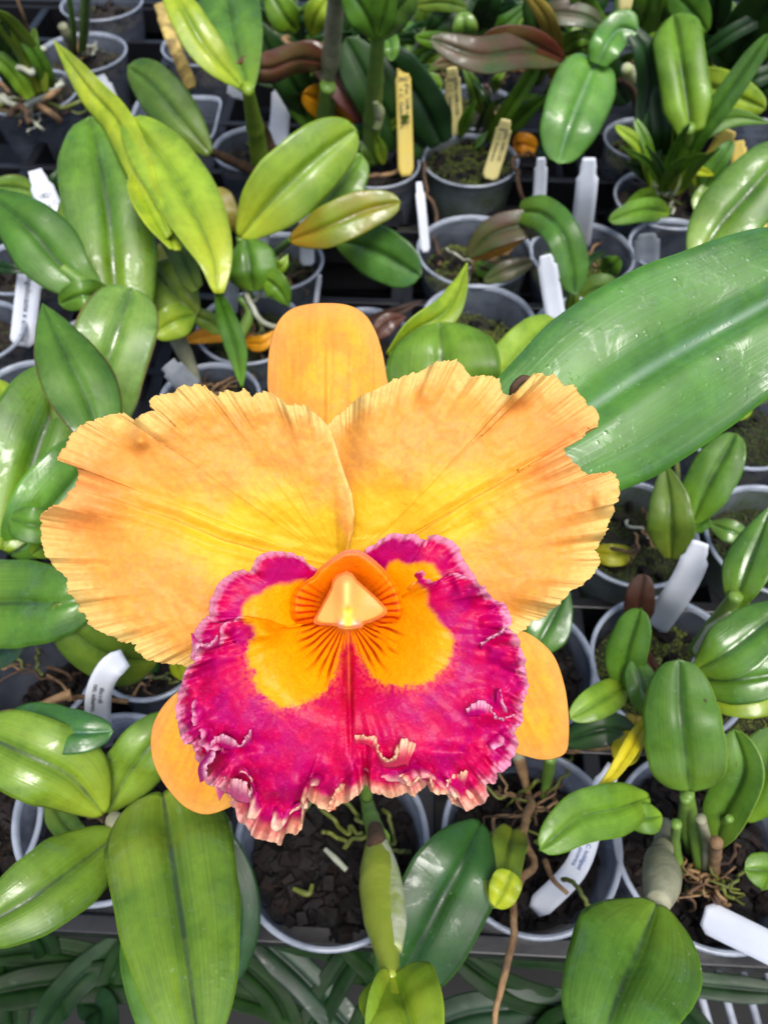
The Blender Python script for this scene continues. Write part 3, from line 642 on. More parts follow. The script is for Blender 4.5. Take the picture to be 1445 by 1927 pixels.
tube(p, [(1025, 1620, 0), (1040, 1655, 1), (1068, 1682, 1)], [6, 5, 4], 'rootT', name='root')
# -- lower right pot
p = plant('orchid_plant', (1320, 1640, -2), 'clump of small leafy canes with matted roots in the lower right pot')
leaf(p, [(1297, 1490, 7), (1290, 1420, 8.6), (1280, 1330, 9.6), (1277, 1240, 10)], 146, 'SP', fold=.12, kind='dome', lab='oval leaf with brown scars')
leaf(p, [(1345, 1595, 3), (1362, 1530, 5), (1398, 1450, 7), (1380, 1372, 8)], 82, 'SP', fold=.45, kind='oval', roll=.2)
leaf(p, [(1400, 1545, 3), (1430, 1470, 5), (1470, 1370, 7)], 110, 'G', kind='oval', roll=-.2)
leaf(p, [(1470, 1660, 3), (1440, 1640, 4), (1400, 1636, 4)], 70, 'G', kind='oval')
leaf(p, [(1236, 1700, 8), (1200, 1790, 10), (1160, 1880, 11.5), (1120, 2010, 12)], 232, 'GW', fold=.3, kind='oval', roll=-.05, lab='broad wet leaf at the bottom edge')
tube(p, [(1250, 1555, 0), (1245, 1605, 3), (1240, 1640, 5)], [15, 18, 24], 'caneG', nodes=2)
tube(p, [(1240, 1615, 4.6), (1245, 1650, 6), (1238, 1700, 7.6)], [26, 36, 34, 22], 'caneG', name='bulb')
for q, r_, m in ((((1318, 1640), (1305, 1560), (1292, 1492)), 12, 'cane'), (((1325, 1645), (1330, 1590), (1318, 1540)), 9, 'caneG'), (((1340, 1650), (1345, 1610), (1347, 1585)), 11, 'rootT'), (((1300, 1600), (1285, 1550), (1290, 1500)), 10, 'cane'), (((1318, 1600), (1340, 1560), (1372, 1540)), 7, 'cane'), (((1280, 1640), (1270, 1590), (1272, 1550)), 9, 'cane')):
    tube(p, [(a, b, -1+k*3.2) for k, (a, b) in enumerate(q)], r_, m, nodes=2)
for k in range(26):
    a = rr.uniform(0, 6.28); L = rr.uniform(20, 85); x, y = 1330+rr.uniform(-22, 22), 1665+rr.uniform(-22, 22)
    tube(p, [(x, y, -.6), (x+L*.5*math.cos(a)+rr.uniform(-12, 12), y+L*.5*math.sin(a)+rr.uniform(-12, 12), rr.uniform(-.4, 1)), (x+L*math.cos(a), y+L*math.sin(a), -2)], rr.uniform(1.6, 3.6), rr.choice(['rootT', 'rootG', 'rootT', 'rootB']), name='root', wig=.007)
# -- right side
p = plant('orchid_plant', (1180, 1330, 0), 'mixed green and yellow leaves crowding in front of the curved blank tag pot')
roots(p, 1240, 1270, 8, 90)
leaf(p, [(1165, 1300, 5), (1178, 1230, 7), (1205, 1145, 9)], 76, 'G', roll=.2, kind='oval')
leaf(p, [(1180, 1290, 5), (1130, 1318, 6.4), (1072, 1352, 6.4)], 62, 'GL', kind='oval')
leaf(p, [(1235, 1350, 5), (1212, 1300, 6.6), (1192, 1240, 7)], 62, 'GW', kind='oval')
leaf(p, [(1205, 1385, 4), (1140, 1372, 5), (1060, 1396, 4)], 62, 'GX', kind='oval')
leaf(p, [(1220, 1345, 6), (1190, 1400, 7), (1150, 1460, 7), (1108, 1500, 7)], 30, 'YE', kind='lance', fold=.6, lab='bright yellow dying leaf')
leaf(p, [(1195, 1345, 4), (1185, 1390, 4.6), (1165, 1440, 5)], 52, 'YE', kind='strap')
tube(p, [(1195, 1395, 2), (1130, 1405, 1), (1060, 1412, 0)], 5, 'rootT', name='root', wig=.003)
p = plant('orchid_plant', (1390, 1180, 1), 'orchid with broad layered green leaves and a papery sheath at the right edge')
leaf(p, [(1305, 1262, 8), (1370, 1225, 9.6), (1480, 1140, 10.6)], 104, 'GW', kind='oval', roll=.2)
leaf(p, [(1300, 1280, 7), (1380, 1280, 8.6), (1500, 1262, 9.4)], 92, 'GW', kind='oval', roll=-.1)
leaf(p, [(1320, 1320, 5), (1400, 1310, 6), (1520, 1290, 6)], 84, 'GY', kind='oval')
leaf(p, [(1378, 1148, 7), (1400, 1080, 8.6), (1450, 950, 10)], 84, 'GW', kind='lance', roll=.35)
tube(p, [(1310, 1225, 1.5), (1350, 1175, 5), (1385, 1120, 8)], [16, 20, 13], 'cane')
tube(p, [(1315, 1225, 2.6), (1350, 1190, 5), (1380, 1148, 7)], [13, 23, 12], 'sheath', name='sheath')
tube(p, [(1385, 1095, 2), (1400, 1130, 1), (1425, 1165, 0)], 5, 'rootG', name='root')
p = plant('orchid_plant', (1275, 1040, -2), 'orchid with an upright olive leaf and a green leaf right of the petal')
roots(p, 1215, 1020, 8, 80)
leaf(p, [(1262, 1052, 1.4), (1262, 990, 4), (1258, 930, 5.4), (1250, 868, 6.6)], 86, 'GO', kind='lance', roll=.1, fold=.4)
leaf(p, [(1302, 985, 3.4), (1328, 920, 5.4), (1385, 815, 8)], 88, 'G', kind='oval', roll=.1)
leaf(p, [(1300, 1000, 3), (1320, 985, 3.6), (1335, 975, 4)], 30, 'G', kind='oval')
tube(p, [(1272, 870, 0), (1274, 900, 0), (1270, 930, 0)], 5, 'rootG', name='root')
p = plant('orchid_plant', (1240, 1290, -2), 'dark red brown leaf standing beside the curved blank tag')
leaf(p, [(1200, 1170, 1), (1204, 1120, 3), (1212, 1080, 4)], 56, 'BR', kind='dome')
leaf(p, [(1235, 1270, 0), (1218, 1240, 1), (1205, 1215, 1.5)], 24, 'BR', kind='strap')
p = plant('fallen_leaf', (1160, 1045, -1.6), 'small yellow leaf lying on dark moss right of the petal', 'leaf', None)
leaf(p, [(1118, 1040, -1.4), (1155, 1045, -1), (1194, 1042, -1.4)], 42, 'YE', kind='dome')
p = plant('orchid_plant', (1420, 1000, -1), 'pale small leaves growing in the mossy pot at the right edge')
leaf(p, [(1335, 985, 2), (1375, 1000, 2.6), (1420, 1018, 2)], 44, 'GP', kind='lance')
leaf(p, [(1460, 1045, 1), (1440, 1038, 1.4), (1415, 1025, 1)], 30, 'GY', kind='lance')
p = plant('orchid_plant', (1420, 780, 0), 'small light green and reddish leaves below the tip of the big wet leaf')
leaf(p, [(1350, 790, 3), (1380, 775, 3.6), (1415, 768, 3)], 38, 'GL', kind='oval')
leaf(p, [(1385, 765, 3), (1420, 745, 3.6), (1470, 732, 3.4)], 42, 'RG', kind='oval')
leaf(p, [(1425, 730, 3), (1450, 690, 5), (1480, 660, 6)], 40, 'G', kind='lance')
p = plant('orchid_plant', (1040, 1260, 0), 'dark leaf showing between the right petal and the right orange sepal')
leaf(p, [(1000, 1235, 5), (1025, 1190, 6), (1070, 1105, 7)], 84, 'GW', kind='lance')
# -- behind the flower
p = plant('orchid_plant', (960, 900, 0), 'huge wet green leaf with a pale midrib reaching from the flower to the right edge')
leaf(p, [(945, 880, .262), (1075, 790, .268), (1240, 680, .272), (1430, 575, .275), (1600, 480, .28)], 352, 'GB', dd=True, fold=.16, arch=.2, roll=.05, kind='dome', lab='huge wet leaf')
leaf(p, [(838, 790, 10), (834, 720, 12.4), (830, 655, 13.8), (828, 605, 14)], 222, 'G', fold=.14, arch=.2, kind='dome', roll=.1, lab='dome shaped leaf')
leaf(p, [(900, 760, 8), (965, 680, 9.5), (1045, 600, 10)], 90, 'GL', kind='oval')
leaf(p, [(730, 668, 11.6), (775, 625, 12.6), (835, 590, 13), (862, 545, 13.5), (878, 494, 14)], 58, 'GY', kind='lance', tw=1.6, fold=.5, lab='twisted yellow green leaf')
p = plant('dry_leaf', (720, 620, 0), 'dry reddish brown leaves behind the orange sepal', 'leaf', None)
leaf(p, [(700, 640, 2), (730, 608, 3), (765, 596, 3)], 40, 'BR', kind='lance')
leaf(p, [(690, 600, 1), (740, 590, 2), (795, 565, 3)], 22, 'BR', kind='lance')
# -- pots right of centre
p = plant('orchid_plant', (935, 480, -2), 'small orchid with a curling green leaf edged in red and orange')
roots(p, 900, 500, 8, 70)
leaf(p, [(880, 482, 2), (920, 445, 4), (975, 425, 5), (1036, 425, 5)], 58, 'RG', roll=.3, kind='oval', fold=.5)
leaf(p, [(884, 486, 1.8), (940, 462, 2.8), (1000, 440, 3.8)], 34, 'OR', roll=-.4, kind='lance', name='leaf')
leaf(p, [(910, 530, 0), (950, 510, 1), (1002, 492, 1.6)], 38, 'RG', kind='oval')
leaf(p, [(890, 498, -1), (920, 510, -.5), (950, 500, 0)], 30, 'G', kind='lance')
p = plant('orchid_plant', (1070, 560, -1), 'arching wet green leaf curving down beside the wide white tag')
roots(p, 1100, 500, 8, 70); extra(p, 1090, 510, 4, ['G', 'GO', 'GX'], L=(20, 50), w=(8, 16), z=2)
leaf(p, [(975, 398, 5.5), (1020, 402, 7), (1058, 440, 7), (1075, 500, 5), (1082, 555, 3)], 64, 'GW', kind='strap', roll=.2)
leaf(p, [(1090, 560, 0), (1120, 545, 1), (1165, 545, 1)], 56, 'GO', kind='oval')
leaf(p, [(1130, 510, 0), (1150, 500, 2), (1165, 485, 3)], 44, 'G', kind='oval')
leaf(p, [(1080, 475, -1), (1078, 455, 1), (1082, 432, 2.4)], 18, 'G', kind='lance')
leaf(p, [(1070, 590, 0), (1078, 560, 2), (1070, 530, 2.6)], 26, 'GO', kind='lance')
p = plant('orchid_plant', (885, 260, -.5), 'short pointed green shoots rising from the green stained mossy pot')
leaf(p, [(866, 258, 0), (878, 222, 2.4), (895, 186, 4.4)], 24, 'G', kind='lance', fold=.6)
leaf(p, [(893, 280, 0), (905, 262, 1), (918, 245, 1.8)], 13, 'GP', kind='lance', fold=.6)
p = plant('orchid_plant', (930, 215, -1), 'fan of narrow upright green leaves with a reddish brown sheath behind the tilted cream tag')
extra(p, 920, 250, 5, ['GX', 'G', 'GO', 'GD'], w=(10, 20)); roots(p, 930, 225, 6, 50)
tube(p, [(915, 262, -1), (918, 210, 2), (914, 158, 5)], [9, 9, 5], 'BR', name='sheath')
leaf(p, [(918, 265, 0), (950, 215, 4), (1000, 140, 8), (1020, 100, 10)], 28, 'G', kind='strap', fold=.6)
leaf(p, [(950, 255, 0), (985, 215, 3), (1035, 175, 6)], 32, 'G', kind='lance', fold=.5)
leaf(p, [(930, 175, 3), (935, 150, 5), (955, 130, 6)], 22, 'GL', kind='lance')
leaf(p, [(905, 215, 0), (890, 160, 4), (865, 115, 6)], 30, 'GO', kind='lance')
leaf(p, [(870, 125, 5), (840, 118, 6), (810, 125, 6)], 30, 'RG', kind='lance')
p = plant('fallen_leaf', (985, 275, -3), 'dead orange leaf scrap between the pots near the tilted cream tag', 'leaf', None)
leaf(p, [(965, 275, 0), (985, 272, .6), (1010, 280, 0)], 40, 'OR', kind='dome')
p = plant('dead_stem', (985, 360, -2), 'thin brown dead stem dangling beside the green stained pot', 'stem', None)
tube(p, [(965, 300, 1), (975, 330, 1), (980, 360, 0), (985, 390, -2)], 4, 'rootB', name='stem', wig=.004)
tube(p, [(970, 300, 1), (990, 290, 1), (1030, 310, 0)], 3, 'rootB', name='stem', wig=.006)
p = plant('dead_stem', (805, 400, -2), 'thin brown dead stem hanging left of the green stained pot', 'stem', None)
tube(p, [(795, 310, 1), (800, 350, 0), (812, 380, 0), (818, 420, -1), (825, 500, -2)], 3.6, 'rootB', name='stem', wig=.006)
# -- top centre
p = plant('orchid_plant', (705, 290, 0), 'upright orchid cane with an opening pair of leaves near the top centre')
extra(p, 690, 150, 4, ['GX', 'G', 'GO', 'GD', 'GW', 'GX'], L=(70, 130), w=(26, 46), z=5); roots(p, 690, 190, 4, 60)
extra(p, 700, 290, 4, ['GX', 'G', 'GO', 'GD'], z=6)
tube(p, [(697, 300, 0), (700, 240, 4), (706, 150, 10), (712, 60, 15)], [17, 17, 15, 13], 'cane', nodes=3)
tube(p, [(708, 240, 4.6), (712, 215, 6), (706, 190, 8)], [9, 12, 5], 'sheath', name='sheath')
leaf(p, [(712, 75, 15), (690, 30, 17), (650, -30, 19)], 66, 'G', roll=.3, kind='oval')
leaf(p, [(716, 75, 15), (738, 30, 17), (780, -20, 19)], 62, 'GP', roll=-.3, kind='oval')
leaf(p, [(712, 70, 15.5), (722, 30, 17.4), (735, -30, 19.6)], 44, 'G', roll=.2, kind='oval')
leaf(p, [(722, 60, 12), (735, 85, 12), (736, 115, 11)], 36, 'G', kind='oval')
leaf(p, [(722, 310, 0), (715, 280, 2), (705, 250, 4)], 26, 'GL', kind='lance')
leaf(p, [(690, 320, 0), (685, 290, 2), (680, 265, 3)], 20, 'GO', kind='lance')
tube(p, [(745, 300, -.6), (752, 288, 1), (742, 282, 1.4)], 6, 'rootB', name='root')
tube(p, [(675, 340, -1), (710, 330, 0), (750, 322, 0)], 4, 'rootT', name='root', wig=.003)
p = plant('orchid_plant', (620, 240, 0), 'papery grey cane standing upright near the top centre')
extra(p, 590, 110, 4, ['GX', 'G', 'GO', 'GD', 'GW', 'GX'], L=(70, 130), w=(26, 46), z=5); roots(p, 590, 150, 4, 60)
extra(p, 615, 230, 5, ['GX', 'G', 'GO', 'GD']); roots(p, 610, 235, 8, 60)
tube(p, [(612, 262, 0), (618, 155, 7), (628, 50, 13), (636, -40, 18)], [15, 16, 17, 16], 'caneG', nodes=2)
tube(p, [(608, 262, 0.6), (612, 210, 4), (617, 160, 7.4)], [16, 16, 15], 'cane')
p = plant('orchid_plant', (560, 200, 0), 'orchid with reddish underside leaves crossing the papery grey cane')
extra(p, 575, 190, 6, ['GX', 'G', 'GO', 'GD'])
leaf(p, [(615, 118, 9), (560, 112, 11), (505, 130, 12), (443, 120, 12.6)], 52, 'RD', roll=.3, kind='strap', arch=.6)
leaf(p, [(680, 230, 4), (645, 165, 7), (600, 110, 9), (545, 92, 10)], 56, 'RD', roll=-.2, kind='oval')
leaf(p, [(590, 240, 1), (560, 170, 6), (505, 90, 10), (480, 40, 12)], 70, 'GX', kind='oval')
leaf(p, [(600, 250, 1), (560, 200, 4), (515, 150, 7)], 40, 'G', kind='lance')
leaf(p, [(660, 250, 1), (620, 200, 4), (570, 175, 6)], 66, 'OR', kind='oval', roll=.2, lab='speckled yellowing leaf')
p = plant('orchid_plant', (540, 40, 0), 'dry curled roots and short green leaves at the top edge, left of the grey cane')
extra(p, 540, 60, 4, ['GX', 'G', 'GO', 'GD', 'GW', 'GX'], L=(70, 130), w=(26, 46), z=5); roots(p, 540, 100, 4, 60)
extra(p, 530, 90, 5, ['GX', 'G', 'GO', 'GD'])
leaf(p, [(560, 60, 6), (535, 30, 8), (505, -20, 10)], 56, 'G', roll=.2)
leaf(p, [(585, 65, 6), (600, 20, 9), (640, -30, 11)], 46, 'GL', roll=.2)
leaf(p, [(560, 70, 5), (575, 45, 7), (592, 58, 6)], 30, 'GD')
for k in range(14):
    x, y = 490+rr.uniform(-10, 60), 40+rr.uniform(-15, 25)
    tube(p, [(x, y, 2), (x+rr.uniform(-25, 25), y+rr.uniform(0, 22), 3), (x+rr.uniform(-30, 50), y+rr.uniform(10, 45), 1)], rr.uniform(2.5, 5), rr.choice(['rootT', 'rootB', 'rootT']), name='root', wig=.01)
p = plant('orchid_plant', (760, 270, 0), 'long dark glossy leaves slanting behind the tall yellow tag')
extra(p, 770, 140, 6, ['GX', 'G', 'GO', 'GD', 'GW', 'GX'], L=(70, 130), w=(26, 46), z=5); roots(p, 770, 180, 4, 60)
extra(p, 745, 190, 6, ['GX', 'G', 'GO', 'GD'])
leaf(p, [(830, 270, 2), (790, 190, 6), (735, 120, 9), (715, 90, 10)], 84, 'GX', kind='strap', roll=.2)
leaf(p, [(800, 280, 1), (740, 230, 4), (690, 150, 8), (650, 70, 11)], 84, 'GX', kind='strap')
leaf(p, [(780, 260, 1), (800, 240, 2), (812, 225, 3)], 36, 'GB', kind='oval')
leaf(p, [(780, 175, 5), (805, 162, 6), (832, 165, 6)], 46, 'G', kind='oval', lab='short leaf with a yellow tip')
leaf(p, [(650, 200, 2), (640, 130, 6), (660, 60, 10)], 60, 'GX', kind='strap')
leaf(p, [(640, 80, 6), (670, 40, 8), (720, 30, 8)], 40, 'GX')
p = plant('orchid_plant', (790, 160, 0), 'grey green old canes in shade behind the upright cream tag')
extra(p, 820, 90, 5, ['GX', 'G', 'GO', 'GD', 'GW', 'GX'], L=(70, 130), w=(26, 46), z=5); roots(p, 820, 130, 4, 60)
extra(p, 800, 110, 6, ['GX', 'G', 'GO', 'GD'], z=7)
tube(p, [(770, 150, 0), (782, 110, 4), (792, 75, 7)], [9, 13, 7], 'caneG')
tube(p, [(800, 200, -1), (795, 150, 3), (780, 120, 5)], [7, 9, 6], 'cane')
p = plant('orchid_plant', (960, 120, 0), 'long wavy bronze and green leaf arching over the upright cream tag')
extra(p, 960, 90, 5, ['GX', 'G', 'GO', 'GD', 'GW', 'GX'], L=(70, 130), w=(26, 46), z=5); roots(p, 960, 130, 4, 60)
extra(p, 1010, 160, 5, ['GX', 'G', 'GO', 'GD'])
leaf(p, [(1064, 116, 9), (990, 96, 11), (900, 104, 12), (808, 72, 13)], 64, 'RG', roll=-.35, kind='oval', fold=.35)
leaf(p, [(1060, 112, 9.4), (990, 80, 11.6), (910, 68, 12.6)], 50, 'RD', roll=.4, kind='oval')
leaf(p, [(1040, 150, 3), (1045, 120, 6), (1030, 40, 12), (985, -20, 15)], 34, 'TN', kind='strap', roll=.4)
leaf(p, [(1020, 215, 1), (1045, 170, 5), (1055, 115, 8)], 40, 'GO', kind='lance')
p = plant('orchid_plant', (870, 60, 0), 'pale bluish upright leaf among dark leaves at the top edge')
extra(p, 900, 50, 5, ['GX', 'G', 'GO', 'GD', 'GW', 'GX'], L=(70, 130), w=(26, 46), z=5); roots(p, 900, 90, 4, 60)
extra(p, 880, 90, 6, ['GX', 'G', 'GO', 'GD'])
leaf(p, [(876, 80, 6), (874, 50, 8), (870, 22, 9)], 50, 'GP', kind='dome')
leaf(p, [(800, 70, 5), (830, 45, 7), (885, -10, 9)], 46, 'GX')
leaf(p, [(870, 85, 5), (830, 78, 7), (780, 70, 8)], 32, 'G')
leaf(p, [(900, 60, 5), (915, 20, 9), (940, -40, 12)], 50, 'GX')
leaf(p, [(900, 70, 5), (950, 45, 7), (1000, 0, 9)], 34, 'G', kind='lance')
leaf(p, [(780, 10, 8), (830, 5, 9), (880, 15, 9)], 30, 'GO')
p = plant('orchid_plant', (1080, 60, 0), 'brownish green drooping leaf under the top edge right of centre')
extra(p, 1080, 70, 6, ['GX', 'G', 'GO', 'GD', 'GW', 'GX'], L=(70, 130), w=(26, 46), z=5); roots(p, 1080, 110, 4, 60)
extra(p, 1070, 120, 6, ['GX', 'G', 'GO', 'GD'])
leaf(p, [(985, 50, 8), (1040, 25, 10), (1100, 30, 10), (1135, 50, 9)], 42, 'RG', roll=.4)
leaf(p, [(1140, 75, 6), (1110, 30, 9), (1080, -30, 13)], 42, 'G', kind='strap')
leaf(p, [(1060, 110, 4), (1085, 70, 6), (1100, 45, 7)], 36, 'GL')
leaf(p, [(1025, 100, 5), (1010, 50, 9), (990, -10, 12)], 40, 'GX', kind='strap')
leaf(p, [(1050, 95, 5), (1090, 72, 8), (1125, 80, 7)], 34, 'G', kind='lance')
p = plant('orchid_plant', (1130, 200, 0), 'orchid with folded dark bluish wet leaves hanging right of centre at the top')
extra(p, 1180, 80, 4, ['GX', 'G', 'GO', 'GD', 'GW', 'GX'], L=(70, 130), w=(26, 46), z=5); roots(p, 1180, 120, 4, 60)
extra(p, 1150, 160, 4, ['GX', 'G', 'GO', 'GD']); roots(p, 1160, 150, 6, 50)
leaf(p, [(1122, 112, 10.5), (1100, 165, 9.5), (1070, 240, 7.5), (1050, 308, 5)], 122, 'GB', roll=.1, kind='dome', fold=.2)
leaf(p, [(1124, 122, 10.6), (1140, 85, 12), (1165, 55, 12.6), (1200, 60, 12.4)], 62, 'GB', roll=.1, kind='strap')
leaf(p, [(1190, 60, 12.4), (1215, 100, 11), (1222, 170, 8), (1210, 250, 5)], 46, 'GX', roll=.4, kind='strap')
leaf(p, [(1050, 300, 2), (1035, 290, 3), (1010, 275, 3)], 34, 'GX')
tube(p, [(1165, 150, 8), (1190, 170, 5), (1200, 230, 0)], [5, 6, 6], 'rootB', name='cane')
tube(p, [(1190, 155, 6), (1185, 140, 7), (1178, 128, 8)], [5, 13, 10], 'sheath', name='sheath')
leaf(p, [(1180, 195, 1), (1160, 160, 4), (1130, 110, 7)], 60, 'GX')
leaf(p, [(1205, 310, 0), (1195, 270, 2), (1180, 235, 4)], 40, 'GO', kind='lance')
# -- strap leaved clump upper right
p = plant('orchid_plant', (1250, 370, 0), 'dense clump of strap leaves with whitish bases at the upper right')
extra(p, 1255, 365, 10, ['G', 'GX', 'GW', 'GL'], L=(70, 170), w=(12, 24), z=10); roots(p, 1255, 372, 16, 70)
leaf(p, [(1300, 250, 7.5), (1292, 190, 9.5), (1278, 100, 12), (1266, 28, 13.5)], 88, 'G', roll=.05, kind='strap', fold=.8, arch=.75, lab='bright folded upright leaf')
tube(p, [(1290, 330, 1), (1292, 290, 4), (1296, 240, 8)], [8, 9, 11], 'cane')
for q, w, m, k in ((((1225, 350, 1), (1222, 280, 4), (1228, 185, 8)), 48, 'GW', 'lance'), (((1255, 350, 1), (1268, 260, 5), (1262, 150, 10)), 42, 'G', 'strap'),
    (((1280, 345, 1), (1300, 270, 6), (1360, 190, 10), (1450, 60, 15)), 44, 'G', 'strap'), (((1270, 300, 4), (1320, 245, 7), (1380, 222, 8), (1450, 232, 8)), 40, 'G', 'lance'),
    (((1320, 360, 1), (1345, 310, 4), (1378, 265, 6)), 40, 'GB', 'oval'), (((1260, 400, 0), (1210, 395, 2), (1145, 415, 2)), 44, 'G', 'oval'),
    (((1240, 365, 0), (1205, 375, 1), (1165, 400, 1)), 34, 'G', 'lance'), (((1240, 350, 0), (1215, 325, 2), (1170, 305, 3)), 28, 'GX', 'lance'),
    (((1265, 365, 0), (1290, 335, 2), (1310, 300, 4)), 26, 'GL', 'strap'), (((1320, 355, 1), (1305, 320, 3), (1300, 260, 5)), 20, 'GY', 'strap'),
    (((1310, 400, 0), (1318, 370, 1), (1330, 340, 2)), 30, 'GP', 'lance'), (((1290, 320, 3), (1310, 320, 4), (1345, 330, 3)), 18, 'GY', 'lance'),
    (((1235, 310, 2), (1245, 250, 6), (1235, 160, 9)), 36, 'GX', 'strap'), (((1190, 320, 1), (1205, 300, 3), (1215, 270, 4)), 30, 'GL', 'lance'),
    (((1200, 60, 9), (1215, 20, 12), (1225, -40, 15)), 56, 'G', 'strap')):
    leaf(p, q, w, M and m, kind=k, fold=.4)
for x in (1233, 1250, 1268, 1305):
    tube(p, [(x, 362, 0), (x+2, 345, 1.2), (x+8, 322, 2.6)], [10, 10, 6], 'sheath', name='sheath')
p = plant('orchid_plant', (1350, 200, 0), 'bright lime leaf behind the strap leaved clump at the upper right')
extra(p, 1330, 130, 4, ['GX', 'G', 'GO', 'GD', 'GW', 'GX'], L=(70, 130), w=(26, 46), z=5); roots(p, 1330, 170, 4, 60)
leaf(p, [(1290, 165, 5), (1340, 165, 7), (1440, 205, 7)], 66, 'GL', kind='oval')
p = plant('orchid_plant', (1400, 100, 0), 'wide dark green leaves entering from the top right corner')
extra(p, 1390, 100, 6, ['GX', 'G', 'GO', 'GD', 'GW', 'GX'], L=(70, 130), w=(26, 46), z=5); roots(p, 1390, 140, 4, 60)
extra(p, 1400, 200, 8, ['GX', 'G', 'GO', 'GD'], L=(80, 170)); extra(p, 1330, 120, 5, ['GX', 'G', 'GO', 'GD'])
leaf(p, [(1370, 130, 4), (1400, 70, 8), (1480, -30, 14)], 96, 'GX', kind='strap')
leaf(p, [(1330, 90, 3), (1340, 40, 7), (1350, -30, 11)], 60, 'GX', kind='strap')
leaf(p, [(1310, 110, 6), (1380, 60, 9), (1480, 10, 11)], 30, 'GX', kind='strap')
leaf(p, [(1370, 150, 3), (1410, 150, 5), (1470, 130, 6)], 40, 'GX')
leaf(p, [(1330, 60, 8), (1300, 20, 10), (1260, -20, 12)], 60, 'G', kind='oval')
leaf(p, [(1250, 60, 5), (1240, 20, 9), (1200, -30, 12)], 60, 'G', kind='oval')
leaf(p, [(1400, 180, 2), (1430, 165, 4), (1480, 170, 5)], 34, 'GX')
p = plant('orchid_plant', (1340, 480, 0), 'broad ridged green leaf at the right edge above the big wet leaf')
leaf(p, [(1305, 505, 8), (1350, 430, 10), (1410, 360, 12), (1490, 270, 14)], 128, 'GW', kind='oval', roll=.1, fold=.25)
# -- under the tray: dark strap foliage below the bench edge
p = plant('strap_leaved_plant', (300, 1900, -24), 'dark strap leaved plant growing in shade below the tray at the bottom left', 'plant', 'strap leaved plants below the tray')
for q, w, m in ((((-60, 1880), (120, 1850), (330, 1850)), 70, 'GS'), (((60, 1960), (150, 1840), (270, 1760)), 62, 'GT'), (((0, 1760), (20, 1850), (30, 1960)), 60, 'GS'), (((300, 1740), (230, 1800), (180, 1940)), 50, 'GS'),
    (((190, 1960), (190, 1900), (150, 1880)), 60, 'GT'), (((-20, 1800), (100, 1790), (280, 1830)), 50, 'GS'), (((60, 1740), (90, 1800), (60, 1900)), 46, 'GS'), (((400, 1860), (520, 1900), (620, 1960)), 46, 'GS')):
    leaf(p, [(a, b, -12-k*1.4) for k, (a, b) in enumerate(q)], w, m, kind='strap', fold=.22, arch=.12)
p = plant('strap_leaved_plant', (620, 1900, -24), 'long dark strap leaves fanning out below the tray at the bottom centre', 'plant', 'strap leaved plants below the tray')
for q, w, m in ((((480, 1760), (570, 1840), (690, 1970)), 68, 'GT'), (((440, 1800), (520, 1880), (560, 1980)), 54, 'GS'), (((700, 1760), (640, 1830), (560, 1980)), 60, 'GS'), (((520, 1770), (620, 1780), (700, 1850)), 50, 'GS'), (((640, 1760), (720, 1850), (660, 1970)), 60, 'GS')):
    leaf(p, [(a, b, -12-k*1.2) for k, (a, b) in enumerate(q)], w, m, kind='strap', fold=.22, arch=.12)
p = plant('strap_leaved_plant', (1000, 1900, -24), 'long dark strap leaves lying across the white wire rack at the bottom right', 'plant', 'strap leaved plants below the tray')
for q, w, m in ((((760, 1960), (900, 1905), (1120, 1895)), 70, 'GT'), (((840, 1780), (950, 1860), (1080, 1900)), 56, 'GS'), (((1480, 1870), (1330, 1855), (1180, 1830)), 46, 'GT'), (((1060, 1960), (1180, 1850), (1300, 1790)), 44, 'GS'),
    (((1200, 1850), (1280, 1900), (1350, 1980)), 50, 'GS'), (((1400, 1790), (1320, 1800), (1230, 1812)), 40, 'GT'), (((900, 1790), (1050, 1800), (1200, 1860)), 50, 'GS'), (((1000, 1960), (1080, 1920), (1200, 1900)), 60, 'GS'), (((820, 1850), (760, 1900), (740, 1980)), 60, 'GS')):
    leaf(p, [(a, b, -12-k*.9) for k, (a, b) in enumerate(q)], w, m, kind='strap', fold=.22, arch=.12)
r_ = empty('wire_rack', PZ(1380, 1880, -.145), 'white coated wire rack showing between dark leaves in the bottom right corner', 'rack')
for x in range(1130, 1560, 46):
    tube(r_, [(x-30, 1770, -14), (x, 1860, -14), (x+36, 1990, -14)], 7.5, 'wire', name='rod')
tube(r_, [(1080, 1835, -14.6), (1300, 1842, -14.6), (1560, 1850, -14.6)], 5, 'wire', name='crossbar')

